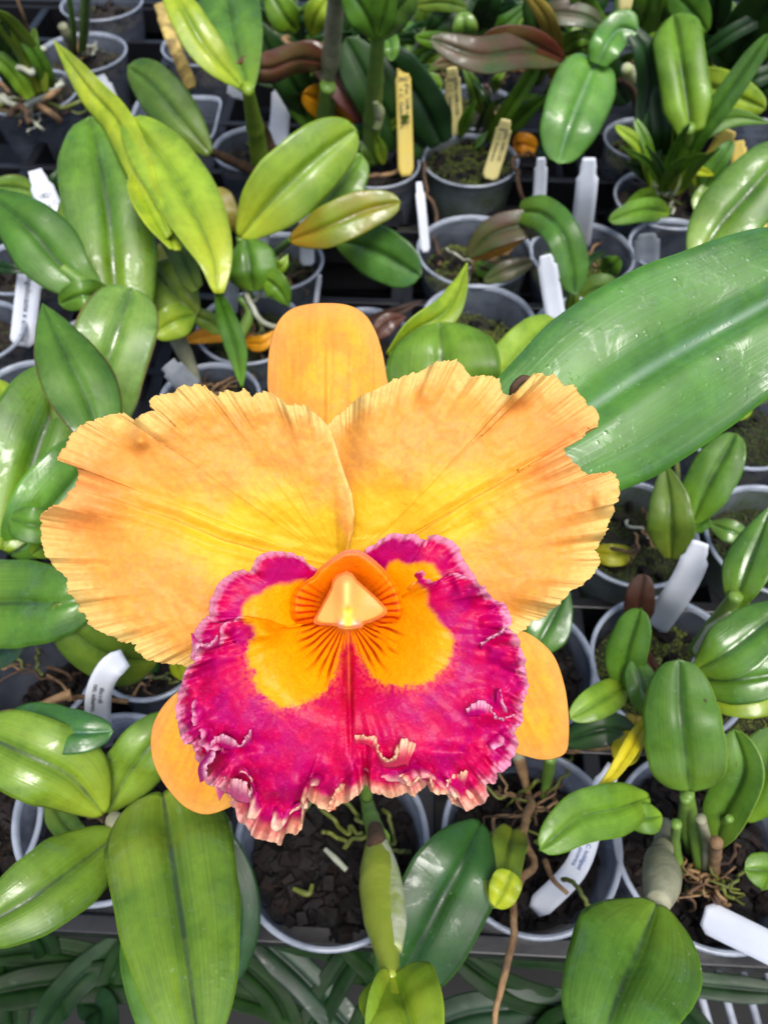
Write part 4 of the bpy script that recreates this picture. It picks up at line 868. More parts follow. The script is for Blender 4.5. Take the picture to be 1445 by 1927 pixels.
# ------------------------------------------------------------------ plant tags
def plant_tag(pts, w, mat, label, roll=0., head=.16, text=(), name='plant_tag', square=False):
    """pts top -> base; text: list of (string, along 0..1 start, across -1..1, size px, ink, mode)"""
    p = np.array([PZ(a, b, c*.01) for a, b, c in pts]); n = 30; C = spline(p, n); T = unit(np.gradient(C, axis=0)); vd = unit(CAM-C)
    s = unit(np.cross(T, vd)); nn = unit(np.cross(s, T)); s2 = s*math.cos(roll)+nn*math.sin(roll); n2 = nn*math.cos(roll)-s*math.sin(roll)
    # s points to the photo's left for a tag running downwards; flip so that +v is to the right
    s2 = -s2; t = np.linspace(0, 1, n)
    pf = np.where(t < head, .74, 1.)*(1 if square else np.sqrt(np.clip(t/.045, .6, 1)))*np.where(t > .93, 1-(t-.93)*6, 1)
    hw = .5*w*depth(C)/FPX/max(.3, math.cos(roll)); v = np.linspace(-1, 1, 5)
    V = C[:, None]+s2[:, None]*(v[None]*(hw*pf)[:, None])[..., None]+n2[:, None]*(.06*hw[:, None]*(v**2)[None])[..., None]
    e = empty(name, C[-1], label, 'plant tag', 'plant tags standing in the pots')
    o = make('stake', V, gridfaces(n, 5), M[mat], e, thick=.0007, face=True)
    if not text: return e
    P = []; mats = [M[text[0][4]]]
    for txt, a, ac, size, ink, mode in text:
        i = int(a*(n-1)); O = C[i]+s2[i]*ac*hw[i]+n2[i]*.00045; d = float(depth(C[i])); k = size*d/FPX
        ex, ey = (T[i], s2[i]) if mode == 'down' else (s2[i], -T[i])
        cu = bpy.data.curves.new('t', 'FONT'); cu.body = txt; cu.size = 1; cu.align_x = 'LEFT' if mode == 'down' else 'CENTER'; cu.align_y = 'CENTER'; cu.offset = .012; cu.resolution_u = 2
        to = bpy.data.objects.new('t', cu); COL.objects.link(to); dg = bpy.context.evaluated_depsgraph_get(); me = bpy.data.meshes.new_from_object(to.evaluated_get(dg))
        v_ = np.array([q.co for q in me.vertices]); f_ = [tuple(q.vertices) for q in me.polygons]
        bpy.data.objects.remove(to); bpy.data.curves.remove(cu); bpy.data.meshes.remove(me)
        if len(v_) == 0: continue
        # follow the bend of the stake
        if mode == 'down':
            L = np.r_[0, np.cumsum(np.linalg.norm(np.diff(C, axis=0), axis=1))]; x = L[i]+v_[:, 0]*k; Q = np.stack([np.interp(x, L, C[:, j]) for j in range(3)], -1)
            sx = np.stack([np.interp(x, L, s2[:, j]) for j in range(3)], -1); nx = np.stack([np.interp(x, L, n2[:, j]) for j in range(3)], -1)
            P.append((Q+sx*(ac*np.interp(x, L, hw)+v_[:, 1]*k)[:, None]+nx*.0005, f_))
        else: P.append((O+ex*(v_[:, 0]*k)[:, None]+ey*(v_[:, 1]*k)[:, None], f_))
    V, F = join(P); make('lettering', V, F, mats[0], e, sm=False)
    return e
CT = lambda a, s, r: [('____', .10, 0, s*.8, 'ink', 'x'), ('2662', .175, 0, s, 'ink', 'x'), ('+ C. Guinevere', .25, -.38, s, 'ink', 'down'), ('(Pot. 1648 x 62)', .24, .42, s*.95, 'ink', 'down')]
PTG = plant_tag
PTG([(757, 108, 9.5), (761, 220, 5), (764, 332, .3)], 29, 'tagY', 'tall yellow tag, longest of the three printed cream and yellow tags', text=CT(0, 11, 0))
PTG([(850, 127, 7), (853, 190, 3.5), (857, 256, 0)], 30, 'tagC', 'upright cream tag just behind the green stained mossy pot', text=CT(0, 10.5, 0))
PTG([(952, 225, 6), (938, 280, 3), (920, 338, .2)], 30, 'tagC', 'cream tag tilted to the left, standing in the green stained mossy pot', text=CT(0, 9, 0))
PTG([(1018, 297, 7), (1016, 345, 4.5), (1012, 410, 1)], 24, 'tagW', 'narrow blank white tag left of the wide blank white tag')
PTG([(1108, 297, 8), (1100, 380, 4), (1088, 468, -2)], 40, 'tagW', 'wide blank white tag standing in a mossy clear pot')
PTG([(1026, 480, 6), (1036, 540, 3.5), (1046, 600, 1)], 36, 'tagW', 'short blank white tag in front of the arching green leaf')
PTG([(1217, 440, 3), (1216, 475, 1), (1214, 510, -1)], 46, 'tagG', 'short greyed translucent tag in the empty looking pot')
PTG([(788, 342, 4), (794, 400, 2), (801, 475, -1)], 17, 'tagW', 'thin white tag seen nearly edge on, left of the red edged curling leaf', roll=.3)
PTG([(530, 155, 5), (528, 210, 2.5), (522, 275, -.5)], 36, 'tagW', 'blank bluish white tag behind the big lime leaf', square=True)
PTG([(186, 142, 6), (205, 190, 4.5), (232, 245, 3)], 36, 'tagG', 'pale pointed tag piece behind the tall yellow green leaf')
PTG([(66, 320, 8), (100, 400, 5.5), (132, 470, 3.5), (158, 545, .5)], 42, 'tagW', 'white tag with a rounded head printed in black, at the left edge', head=.12, text=[('1821', .23, 0, 13, 'ink', 'x'), ('B | L.C.', .29, 0, 11, 'ink', 'x'), ('L. anceps x', .36, .1, 15, 'ink', 'down')])
PTG([(60, 492, 4), (52, 560, 1.5), (42, 652, -1.5)], 42, 'tagW', 'white tag with one vertical printed line, standing inside the clear pot at the left edge', head=0, text=[('Angulocaste x anceps', .16, .0, 15, 'ink', 'down')])
PTG([(1318, 1020, 7), (1295, 1080, 5), (1262, 1135, 2.5), (1228, 1180, -1.5)], 50, 'tagW', 'long curved blank white tag at the right of the flower', head=.12)
PTG([(236, 1238, 7.5), (205, 1262, 7.6), (186, 1310, 6), (186, 1390, 2)], 46, 'tagW', 'curved white tag with two handwritten lines at the lower left', head=0, roll=.25, text=[('catt. walkeriana', .28, -.38, 13, 'ink', 'down'), ('alba x self', .34, .15, 13, 'ink', 'down')])
PTG([(1155, 1440, 3.5), (1120, 1520, 2.5), (1085, 1630, .6), (1005, 1715, -2.5)], 42, 'tagW', 'curved white tag with handwritten lines leaning inside the large pot of tan roots', head=.1, roll=.15, text=[('L. x sincorana', .44, -.3, 11, 'inkB', 'down'), ('x C. loddigesii', .42, .25, 11, 'inkB', 'down')])
PTG([(1540, 1830, 1.5), (1450, 1785, 1), (1322, 1722, -.4)], 58, 'tagW', 'large blank white tag lying across the pot rim at the lower right corner', head=0, square=True)
PTG([(575, 388, 5), (577, 440, 3), (578, 500, 0)], 27, 'tagW', 'blank white tag behind the autumn yellow leaf', square=True)
PTG([(492, 425, 5), (490, 450, 3.5), (480, 485, 2)], 34, 'tagW', 'blank white tag under the base of the big lime leaf', square=True)
PTG([(298, 6, 7), (330, 90, 4), (362, 168, -.5)], 24, 'bamboo', 'weathered yellow tag streaked with brown near the top left', square=True)
PTG([(1372, 245, 6), (1350, 290, 3.6), (1318, 345, 1)], 40, 'tagY', 'cream tag standing behind the dark oval leaf of the strap leaved clump')
PTG([(1390, 265, 4), (1388, 310, 2), (1380, 350, 0)], 26, 'tagY', 'cream tag at the right of the other cream tag near the upper right edge')
PTG([(1245, 150, 5), (1248, 210, 2.5), (1250, 270, 0)], 22, 'tagY', 'cream tag half hidden by narrow upright leaves', square=True)
PTG([(1180, -20, 6), (1178, 20, 4), (1172, 50, 2)], 30, 'tagC', 'cream tag cut off by the top edge', text=[('J', .55, 0, 20, 'ink', 'x')])
PTG([(316, 684, 5), (335, 705, 4), (365, 735, 2)], 42, 'tagG', 'crumpled translucent tag just above the left petal', square=True)
PTG([(602, 518, 1), (598, 545, -.5), (594, 575, -2)], 9, 'tagW', 'thin white tag on edge in the dark gap above the orange sepal', square=True)
PTG([(428, 168, 3), (450, 174, 2.6), (470, 180, 2)], 22, 'tagG', 'small greyed tag scrap behind the flat lime stem')
PTG([(440, 520, 3), (436, 555, 1.6), (434, 590, 0)], 26, 'tagG', 'greyed tag beside the heart shaped leaf', square=True)
PTG([(1410, 415, 2), (1405, 440, 1), (1398, 470, 0)], 14, 'tagY', 'narrow cream tag under the ridged leaf at the right edge', square=True)
PTG([(1440, 405, 2), (1432, 440, 1), (1425, 475, 0)], 14, 'tagY', 'second narrow cream tag, closest to the right edge', square=True)

# ------------------------------------------------------------------ the flower
def flowermat(name, rough=.5, transl=.22, bump=.35, bscale=420, grain=.10, coat=0., drops=0., spec=.25):
    m, t, b, out = newmat(name); tc = N(t, 'ShaderNodeTexCoord').outputs['Object']
    a = N(t, 'ShaderNodeVertexColor', layer_name='Col'); c = a.outputs['Color']
    n1 = noise(t, tc, 900, 3, .6); n2 = noise(t, tc, 170, 4, .6)
    c = mix(t, 1, c, mix(t, 1, ramp(t, n1, [(.3, 1-grain), (.7, 1+grain)]), ramp(t, n2, [(.3, 1-grain), (.7, 1+grain)]), 'MULTIPLY'), 'MULTIPLY')
    t.links.new(c, b.inputs['Base Color']); b.inputs['Roughness'].default_value = rough; b.inputs['Specular IOR Level'].default_value = spec
    b.inputs['Sheen Weight'].default_value = 0; b.inputs['Coat Weight'].default_value = coat; b.inputs['Coat Roughness'].default_value = .25
    h = math_(t, 'ADD', noise(t, tc, bscale, 4, .65), math_(t, 'MULTIPLY', noise(t, tc, bscale*3, 2), .5))
    if drops:
        vo = N(t, 'ShaderNodeTexVoronoi'); vo.inputs['Scale'].default_value = 620; t.links.new(tc, vo.inputs['Vector'])
        h = math_(t, 'ADD', h, math_(t, 'MULTIPLY', ramp(t, vo.outputs['Distance'], [(0, 1), (.35, 0)]), drops))
    bp = N(t, 'ShaderNodeBump'); bp.inputs['Strength'].default_value = bump; bp.inputs['Distance'].default_value = .0005
    t.links.new(h, bp.inputs['Height']); t.links.new(bp.outputs[0], b.inputs['Normal'])
    tr = N(t, 'ShaderNodeBsdfTranslucent'); t.links.new(c, tr.inputs[0]); mx = N(t, 'ShaderNodeMixShader'); mx.inputs[0].default_value = transl
    t.links.new(b.outputs[0], mx.inputs[1]); t.links.new(tr.outputs[0], mx.inputs[2]); t.links.new(mx.outputs[0], out.inputs[0])
    return m
FP = flowermat('petal_skin', grain=.05)
FL = flowermat('lip_skin', rough=.42, bump=.35, grain=.09, drops=.5, coat=.04, spec=.2)
FC = flowermat('column_skin', rough=.45, transl=.15, bump=.15, grain=.04, coat=.12)
def cs(*c): return lin(c)
def lerp(a, b, f): return a*(1-f[..., None])+b*f[..., None]
def fan(name, ctr, out, dfn, cfn, ns, nt_, mat, parent, closed=False, jag=0., pw=.85, thick=.0005, s0=.02, smo=False, kw=46, w0=.55):
    O = resample(out, nt_, closed, sm=smo); tt = np.linspace(0, 1, nt_, endpoint=not closed)
    arc = np.r_[0, np.cumsum(np.linalg.norm(np.diff(O, axis=0), axis=1))]
    if jag:
        d = unit(O-np.array(ctr)); ek = (smooth(.11, .15, tt)*(1-smooth(.93, .96, tt)) if not closed else 1.)
        j = ek*((vn(arc/2.6, arc*0, 5)-.5)*jag*.8+(vn(arc/5.5, arc*0, 3)-.5)*jag*1.1+(vn(arc/14, arc*0, 8)-.5)*jag*1.2); O = O+d*j[:, None]
    s = s0+(1-s0)*np.linspace(0, 1, ns)**pw
    k_ = max(3, int(kw/(arc[-1]/nt_)))|1; ker = np.hanning(k_+2)[1:-1]; ker /= ker.sum()
    pad = [np.pad(O[:, j], k_//2, mode='wrap' if closed else 'reflect', **({} if closed else {'reflect_type': 'odd'})) for j in (0, 1)]
    Os = np.stack([np.convolve(q, ker, 'valid') for q in pad], -1); w_ = smooth(w0, 1, s)[:, None]
    px = ctr[0]+(Os[:, 0][None]*(1-w_)+O[:, 0][None]*w_-ctr[0])*s[:, None]; py = ctr[1]+(Os[:, 1][None]*(1-w_)+O[:, 1][None]*w_-ctr[1])*s[:, None]
    Sg, A = np.broadcast_to(s[:, None], px.shape), np.broadcast_to(arc[None], px.shape)
    D = dfn(px, py, Sg, A); C = cfn(px, py, Sg, A)
    V = PD(px, py, D); F = gridfaces(ns, nt_, closed)
    if closed or s0 <= .03:
        k = ns*nt_; V = np.vstack([V.reshape(-1, 3), V[0].mean(0)[None]]); C = np.vstack([C.reshape(-1, 3), C[0].mean(0)[None]])
        F += [(k, (j+1) % nt_, j) for j in range(nt_ if closed else nt_-1)]
    return make(name, V, F, mat, parent, col=C, thick=thick, face=True)
fl = empty('orchid_flower', PD(652, 1150, .232), 'large ruffled orange yellow orchid bloom with a frilled magenta lip, facing the camera', 'flower')
c1 = lambda L: [(x/2.408+60, y/2.408+550) for x, y in L]
c2 = lambda L: [(x/2.408+600, y/2.408+550) for x, y in L]
c7 = lambda L: [(x/3.2125, y/3.2125+900) for x, y in L]
c3 = lambda L: [(x/3.012+280, y/3.012+980) for x, y in L]
c4 = lambda L: [(x/3.0104+600, y/3.0104+980) for x, y in L]
LP = c1([(1420, 830), (1390, 740), (1345, 600), (1300, 565), (1245, 515), (1195, 507), (1150, 507), (1120, 480), (1085, 455), (1050, 450), (1020, 465), (995, 478), (985, 455), (960, 432), (945, 452), (920, 450), (885, 445), (848, 448), (843, 468), (810, 450), (780, 425), (745, 418), (695, 420), (660, 440), (635, 458), (590, 465), (555, 470), (532, 485), (535, 510), (555, 520), (550, 540), (500, 555), (465, 570), (458, 590), (440, 575), (415, 550), (350, 552), (300, 570), (240, 595), (195, 630), (165, 665), (150, 700), (108, 748), (150, 770), (200, 790), (215, 830), (200, 860), (185, 890), (160, 925), (130, 950), (75, 985), (48, 1015), (42, 1060)]) \
    + c7([(250, 380), (262, 420), (280, 470), (310, 510), (350, 545), (385, 580), (405, 600), (410, 650), (418, 670), (402, 688), (430, 710), (445, 745), (475, 760), (480, 800), (520, 830), (540, 875), (570, 905), (620, 930), (660, 950), (700, 965), (730, 995), (770, 990), (820, 1008), (818, 1040), (850, 1070), (890, 1100), (950, 1112), (1000, 1118), (1060, 1120), (1110, 1140), (1140, 1150)]) + [(400, 1235), (520, 1180)]
LP = [(640, 1062), (655, 1035), (664, 1002), (667, 965), (662, 930)]+LP
RP = [(618, 870), (610, 830)]+c2([(45, 600), (75, 560), (95, 555), (130, 520), (165, 490), (200, 460), (240, 450), (280, 430), (320, 405), (370, 395), (420, 370), (470, 350), (510, 330), (540, 310), (580, 315), (625, 303), (650, 325), (665, 355), (690, 378), (720, 380), (745, 378), (780, 385), (815, 395), (825, 420), (822, 440), (840, 462), (870, 465), (895, 452), (915, 462), (935, 440), (958, 425), (975, 400), (978, 370), (1000, 370), (1030, 378), (1060, 372), (1085, 400), (1110, 415), (1115, 430), (1140, 420), (1165, 430), (1170, 450), (1200, 475), (1220, 505), (1255, 540), (1270, 570), (1268, 600), (1230, 610), (1210, 625), (1205, 650), (1160, 668), (1110, 675), (1098, 695), (1110, 725), (1140, 760), (1175, 795), (1215, 822), (1260, 825), (1310, 815), (1340, 825), (1358, 860), (1362, 900), (1355, 950), (1335, 965), (1330, 1010), (1310, 1060), (1290, 1105), (1265, 1130), (1250, 1170), (1275, 1205), (1270, 1235), (1245, 1275), (1200, 1320), (1160, 1338), (1130, 1360), (1125, 1380), (1090, 1400), (1090, 1415), (1050, 1440), (1045, 1455), (1015, 1475), (970, 1490), (930, 1525), (895, 1550)])+[(900, 1190), (780, 1150)]
def petal(name, ctr, out, mid, tip, bumps, d0, side):
    Yc, Mc, Ec, Oc = cs(240, 194, 44), cs(236, 168, 72), cs(234, 204, 122), cs(236, 138, 70); Br = cs(190, 134, 66); mauve = cs(222, 152, 80)
    O = resample(out, 420)
    def dfn(x, y, s, a):
        md = linedist(x, y, mid); ph = a/34.
        d = d0+.0045*(1-s)**2-.0045*np.sin(math.pi*np.clip(s, 0, 1)*.75)                       # gently cupped
        d = d+.0012*np.exp(-(md/9)**2)*smooth(.12, .4, s)*(1-smooth(.85, 1, s))                 # midrib groove
        d = d+.0003*np.sin(md/4.2)*np.exp(-(md/44)**2)
        amp = smooth(.62, 1., s); L_ = a.max(); amp = amp*(smooth(60, 190, a) if side == 2 else smooth(255, 340, a))*(1-smooth(L_-150, L_-40, a)); d = d+(.006*np.exp(-((x-635)/38.)**2)*(y < 1010) if side == 2 else 0)
        d = d+amp**1.6*.0052*(vn(a/62, a*0, side+2)-.5)*2+amp**2.4*.0023*(vn(a/26, a*0, side+5)-.5)*2
        fr = smooth(.86-.12*vn(a/30, a*0, 9), 1, s)*amp**.2
        d = d+fr*.0008*((vn(a/4.6, s*2, 4)-.5)+(vn(a/9, s*2, 14)-.5))*(.3+vn(a/40, a*0, 12))
        d = d+.0055*(fbm(x/105, y/105, side, 2)-.5)+.0012*(fbm(x/34, y/34, side+8, 2)-.5)*smooth(.3, .6, s)+.0006*(fbm(x/16, y/16, side+3, 2)-.5)
        for bx, by, r, h in bumps: d = d-h*np.exp(-((x-bx)**2+(y-by)**2)/r**2)
        return d
    def cfn(x, y, s, a):
        md = linedist(x, y, mid); n = fbm(x/45, y/45, side+20, 4); n2 = fbm(x/9, y/9, side+31, 3)
        rb = np.hypot(x-ctr[0], y-ctr[1])
        f = np.clip(smooth(.22, .62, s+.28*(n-.5)+.0)-.75*np.exp(-(md/62)**2)*(1-smooth(.7, .95, s)), 0, 1)
        c = lerp(Yc, Mc, f); fm = fbm(x/7, y/7, side+77, 3); c = lerp(c, mauve, np.clip(f*(.15*smooth(.45, .62, n)+.45*smooth(.42, .62, fm)), 0, 1))
        tipf = np.exp(-(np.hypot(x-tip[0], (y-tip[1])*1.15)/115)**2); c = lerp(c, Oc, np.clip(tipf*.8, 0, 1))
        e = smooth(.84, .985, s+.08*(n2-.5)); c = lerp(c, Ec, e*.85*(1-tipf*.6))
        th = np.arctan2(y-ctr[1], x-ctr[0])*(1 if side == 2 else -1); th = np.where(th < -1.2, th+2*math.pi, th); q = th*46+1.5*vn(s*7, th*9, 121); vv = np.abs((q/math.pi) % 1-.5)*2; c = lerp(c, cs(222, 142, 44), smooth(.90, .99, vv)*smooth(.15, .4, s)*(1-smooth(.82, .95, s))*.30*vn(th*20, s*5, 122))
        st = (vn(a/3.2, s*5, 41)*.6+vn(a/7, s*4, 43)*.4); fs = smooth(.82, .96, s)*smooth(.55, .8, st)*smooth(.3, .7, vn(a/45, a*0, 47))
        c = lerp(c, Br, fs*.18)
        vein = np.exp(-(md/2.6)**2)*smooth(.1, .35, s)*(1-smooth(.8, .95, s)); c = lerp(c, cs(216, 132, 30), vein*.6)
        v2 = np.exp(-(np.abs(md-17)/2.2)**2)+np.exp(-(np.abs(md-33)/2.)**2)*.7; c = lerp(c, cs(226, 148, 34), v2*.30*smooth(.2, .5, s)*(1-smooth(.7, .9, s)))
        c = lerp(c, cs(206, 118, 58), smooth(.62, .80, fbm(x/5, y/5, 55, 2))*.10)
        return c
    return fan(name, ctr, out, dfn, cfn, 125, 1050, FP, fl, jag=4.4, pw=.8)
petal('petal', (636, 1066), LP, [(640, 1066), (520, 1042), (420, 1015), (330, 978), (230, 945), (150, 925)], (155, 925),
      [(262, 830, 16, .005), (285, 822, 26, .002), (500, 770, 22, .003), (225, 800, 26, -.003)], .2255, 1)['label'] = 'left petal with an orange notched tip'
petal('petal', (660, 1066), RP, [(662, 1066), (780, 1008), (870, 950), (960, 898), (1060, 850)], (1068, 848),
      [(975, 745, 20, .004), (1000, 770, 30, -.002), (800, 745, 18, .002), (1130, 945, 14, .003)], .2275, 2)['label'] = 'right petal with a deeply notched tip'
def sepal(out, ctr, tipdir, d0, label, seed, slope):
    A, B, Y = cs(244, 162, 62), cs(248, 178, 60), cs(252, 190, 40)
    def dfn(x, y, s, a):
        u = ((x-ctr[0])*tipdir[0]+(y-ctr[1])*tipdir[1])/100.; w = (-(x-ctr[0])*tipdir[1]+(y-ctr[1])*tipdir[0])/100.
        return d0+slope*u+.0058*w*w+.0036*np.clip(u, 0, 2)**2-.0009*np.exp(-(w/.06)**2)*.6+.0014*(fbm(x/40, y/40, seed)-.5)+.0002*(vn(w*14+9, u*2, seed)-.5)
    def cfn(x, y, s, a):
        w = (-(x-ctr[0])*tipdir[1]+(y-ctr[1])*tipdir[0]); u = ((x-ctr[0])*tipdir[0]+(y-ctr[1])*tipdir[1])
        n = fbm(x/40, y/40, seed+3, 4); c = lerp(A, B, smooth(.35, .65, n)); c = lerp(c, Y, smooth(.45, .7, fbm(w/16, u/40, seed+5, 4))*.35); c = lerp(c, cs(232, 150, 70), smooth(.5, .75, fbm(x/6, y/6, seed+8, 3))*.4)
        ln = smooth(.62, .8, vn(w/7, u/90, seed+9)); c = lerp(c, cs(214, 130, 50), smooth(.60, .85, vn(w/4.5, u/120, seed+9))*.28+ln*.1)
        return lerp(c, cs(238, 176, 100), smooth(.6, 1, s)*.5)
    fan('sepal', ctr, out, dfn, cfn, 60, 200, FP, fl, closed=True, pw=1, smo=True, thick=.0009)['label'] = label
sepal([(503, 705), (507, 655), (519, 613), (542, 585), (575, 573), (615, 570), (655, 574), (686, 591), (706, 622), (719, 660), (728, 710), (735, 760), (700, 840), (640, 900), (590, 860), (540, 800), (508, 750)], (618, 700), (0, -1), .237, 'upper sepal standing behind the petals', 5, .004)
sepal([(345, 1295), (310, 1325), (288, 1365), (284, 1410), (295, 1450), (320, 1490), (350, 1520), (385, 1533), (420, 1525), (450, 1505), (500, 1440), (520, 1350), (450, 1290), (390, 1280)], (390, 1410), (-.45, .89), .229, 'lower left sepal', 6, .003)
sepal([(940, 1180), (985, 1188), (1020, 1210), (1045, 1240), (1062, 1290), (1069, 1340), (1070, 1385), (1063, 1418), (1030, 1430), (995, 1425), (950, 1405), (880, 1330), (860, 1230), (900, 1185)], (970, 1310), (.45, .89), .229, 'lower right sepal', 7, .003)
# rear lobes of the lip
MG, MG2, PK, PE, EY, RC = cs(186, 0, 102), cs(204, 0, 82), cs(238, 156, 186), cs(248, 204, 176), cs(255, 166, 0), cs(212, 4, 62)
def lipskin(x, y, s, a, eyes, rimw=.93, seed=0):
    n = fbm(x/30, y/30, seed+60, 4); n2 = fbm(x/6, y/6, seed+66, 3)
    th = np.arctan2(x-653, y-1165); st = vn(th*34, np.hypot(x-653, y-1165)/70, 72)
    c = lerp(MG, MG2, smooth(.3, .7, n)); c = lerp(c, cs(160, 2, 104), smooth(.55, .8, st)*.2)
    c = lerp(c, RC, np.exp(-(((x-655)/95)**2+((y-1330)/120)**2))*.8)
    sg = np.full(x.shape, -1e9)
    for e in eyes: sg = np.maximum(sg, sdist(x, y, e))
    sg = sg+(n-.5)*14+(fbm(x/3.5, y/3.5, seed+68, 2)-.5)*13*smooth(1150, 1250, y)+(n2-.5)*5+2
    f = smooth(-6.5, 6.5, sg); halo = smooth(-30, -2, sg)*(1-f)*smooth(.3, .7, n2)
    c = lerp(c, cs(244, 96, 70), halo*.55*smooth(1150, 1260, y)); c = lerp(c, EY, f)
    return c, f, n, n2
LEYE = [(566, 1093), (542, 1096), (519, 1101), (492, 1114), (470, 1128), (456, 1143), (457, 1160), (479, 1178), (482, 1195), (470, 1210), (466, 1232), (472, 1255), (484, 1265), (478, 1279), (489, 1302), (509, 1318), (526, 1332), (546, 1332), (569, 1325), (595, 1312), (613, 1297), (626, 1276), (636, 1250), (646, 1222), (653, 1195), (655, 1165), (640, 1100)]
REYE = [(735, 1110), (770, 1085), (780, 1095), (799, 1113), (801, 1139), (813, 1153), (826, 1166), (842, 1186), (851, 1206), (849, 1226), (833, 1256), (813, 1276), (786, 1287), (756, 1289), (726, 1286), (705, 1276), (690, 1256), (677, 1230), (667, 1205), (655, 1165), (700, 1100)]
REYE2 = [(720, 1080), (733, 1060), (746, 1056), (766, 1062), (790, 1060), (812, 1067), (829, 1086), (840, 1120), (790, 1160), (720, 1140)]
def rear(out, ctr, eyes, d0, label, seed):
    def dfn(x, y, s, a): return d0-.0185*smooth(0, 190, np.hypot(x-655, (y-1165)*.9))+.0016*smooth(.6, 1, s)*(vn(a/34, a*0, seed)-.5)*2+.0007*smooth(.8, 1, s)*np.sin(a/3.6+2*vn(a/25, a*0, seed+1))+.0008*(fbm(x/22, y/22, seed)-.5)+.0018*smooth(.93, 1, s)
    def cfn(x, y, s, a):
        c, f, n, n2 = lipskin(x, y, s, a, eyes, seed=seed)
        return lerp(c, PK, smooth(.90, .975, s+.05*(n2-.5))*(1-f)*.9)
    fan('lip_side_lobe', ctr, out, dfn, cfn, 70, 260, FL, fl, jag=2.0)['label'] = label
rear([(640, 1130), (612, 1084)]+c3([(985, 290), (940, 265), (910, 250), (870, 210), (820, 185), (760, 172), (700, 175), (640, 190), (605, 215), (590, 250), (585, 285), (550, 290), (520, 280), (480, 290), (430, 320), (390, 365), (370, 410), (345, 460), (340, 520), (350, 570), (330, 545), (300, 560), (265, 620), (245, 680), (248, 720), (235, 780), (300, 830), (430, 800)])+[(480, 1200)], (600, 1160), [LEYE], .222, 'left rear lobe of the lip', 3)
rear([(660, 1130), (683, 1045)]+c4([(260, 165), (320, 130), (370, 90), (420, 70), (480, 80), (550, 75), (570, 95), (622, 130), (620, 95), (640, 80), (700, 85), (750, 110), (800, 160), (805, 200), (850, 260), (885, 310), (900, 360)])+[(880, 1160), (800, 1170)], (700, 1150), [REYE2], .222, 'right rear lobe of the lip', 4)
# main lip
LIP = c3([(650, 600), (632, 625), (590, 650), (600, 640), (625, 605), (590, 555), (540, 538), (500, 555), (480, 575), (440, 572), (405, 600), (408, 650), (398, 700), (370, 725), (330, 703), (300, 722), (270, 750), (262, 800), (215, 850), (195, 880), (180, 940), (165, 1000), (155, 1060), (155, 1120), (170, 1180), (180, 1230), (200, 1270), (245, 1265), (270, 1310), (265, 1350), (290, 1380), (285, 1430), (320, 1480), (350, 1510), (400, 1510), (430, 1540), (470, 1570), (470, 1610), (490, 1650), (510, 1700), (560, 1740), (600, 1800), (660, 1815), (710, 1830), (752, 1838), (765, 1800), (775, 1775), (830, 1785), (860, 1760), (860, 1720), (865, 1650), (870, 1590), (890, 1570), (920, 1590), (960, 1620), (1010, 1645), (1060, 1625), (1110, 1600), (1160, 1580), (1200, 1540), (1232, 1485)]) \
    + c4([(265, 1480), (280, 1520), (310, 1545), (380, 1565), (450, 1565), (500, 1545), (545, 1565), (560, 1530), (600, 1500), (640, 1500), (645, 1540), (720, 1545), (750, 1560), (760, 1610), (800, 1620), (845, 1645), (890, 1620), (930, 1600), (965, 1555), (950, 1530), (940, 1490), (985, 1490), (1015, 1470), (1005, 1430), (1050, 1415), (1085, 1385), (1085, 1350), (1110, 1320), (1130, 1250), (1110, 1200), (1130, 1170), (1160, 1130), (1150, 1080), (1165, 1010), (1185, 930), (1180, 880), (1170, 800), (1140, 720), (1125, 660), (1085, 622), (1060, 615), (1095, 560), (1080, 520), (1040, 470), (990, 440), (950, 410), (940, 380), (880, 340), (820, 310), (745, 295), (735, 330), (690, 355), (640, 345), (590, 290), (550, 290), (515, 310)]) + [(785, 1095), (770, 1110)]
LC = (655, 1168)
def lip_d(x, y, s, a):
    r = np.hypot(x-655, (y-1165)*.9)
    d = .2215-.022*smooth(0, 190, r)+.006*smooth(250, 420, r)+.0035*smooth(1380, 1560, y)
    d = d+.0024*np.exp(-((x-655-(y-1165)*.02)/5)**2)*smooth(1180, 1230, y)*(1-smooth(1300, 1460, y))      # keel
    d = d-.0016*np.exp(-((x-575)/45.)**2-((y-1235)/60.)**2)*0
    am = smooth(.66, 1, s)
    d = d+am**1.5*.0068*(vn(a/58, a*0, 83)-.5)*2+am**2.2*.0040*(vn(a/22, a*0, 85)-.5)*2+smooth(.84, 1, s)*.0011*np.sin(a/4.2+4*vn(a/25, a*0, 4))
    th = np.arctan2(x-655, y-1165); d = d+.0008*smooth(.35, .9, s)*(vn(th*16, s*1.5, 88)-.5)*2+.0007*(fbm(x/34, y/34, 90, 3)-.5)+.0042*smooth(.6, .95, s)*(fbm(x/24, y/24, 95, 2)-.5)
    d = d+.0065*(1-smooth(120, 175, r))*smooth(30, 80, r)*(smooth(1.36, 1.54, -th)+smooth(1.9, 2.1, th))
    for bx, by, sx_, sy_, h in ((725, 1420, 60, 26, .0035), (500, 1190, 26, 20, .004), (790, 1100, 30, 18, .004), (905, 1340, 34, 26, .003), (688, 1470, 6, 50, -.004), (550, 1480, 60, 18, .002), (470, 1400, 46, 16, -.003), (840, 1420, 60, 20, .003)):
        d = d-h*np.exp(-((x-bx)/sx_)**2-((y-by)/sy_)**2)
    return d
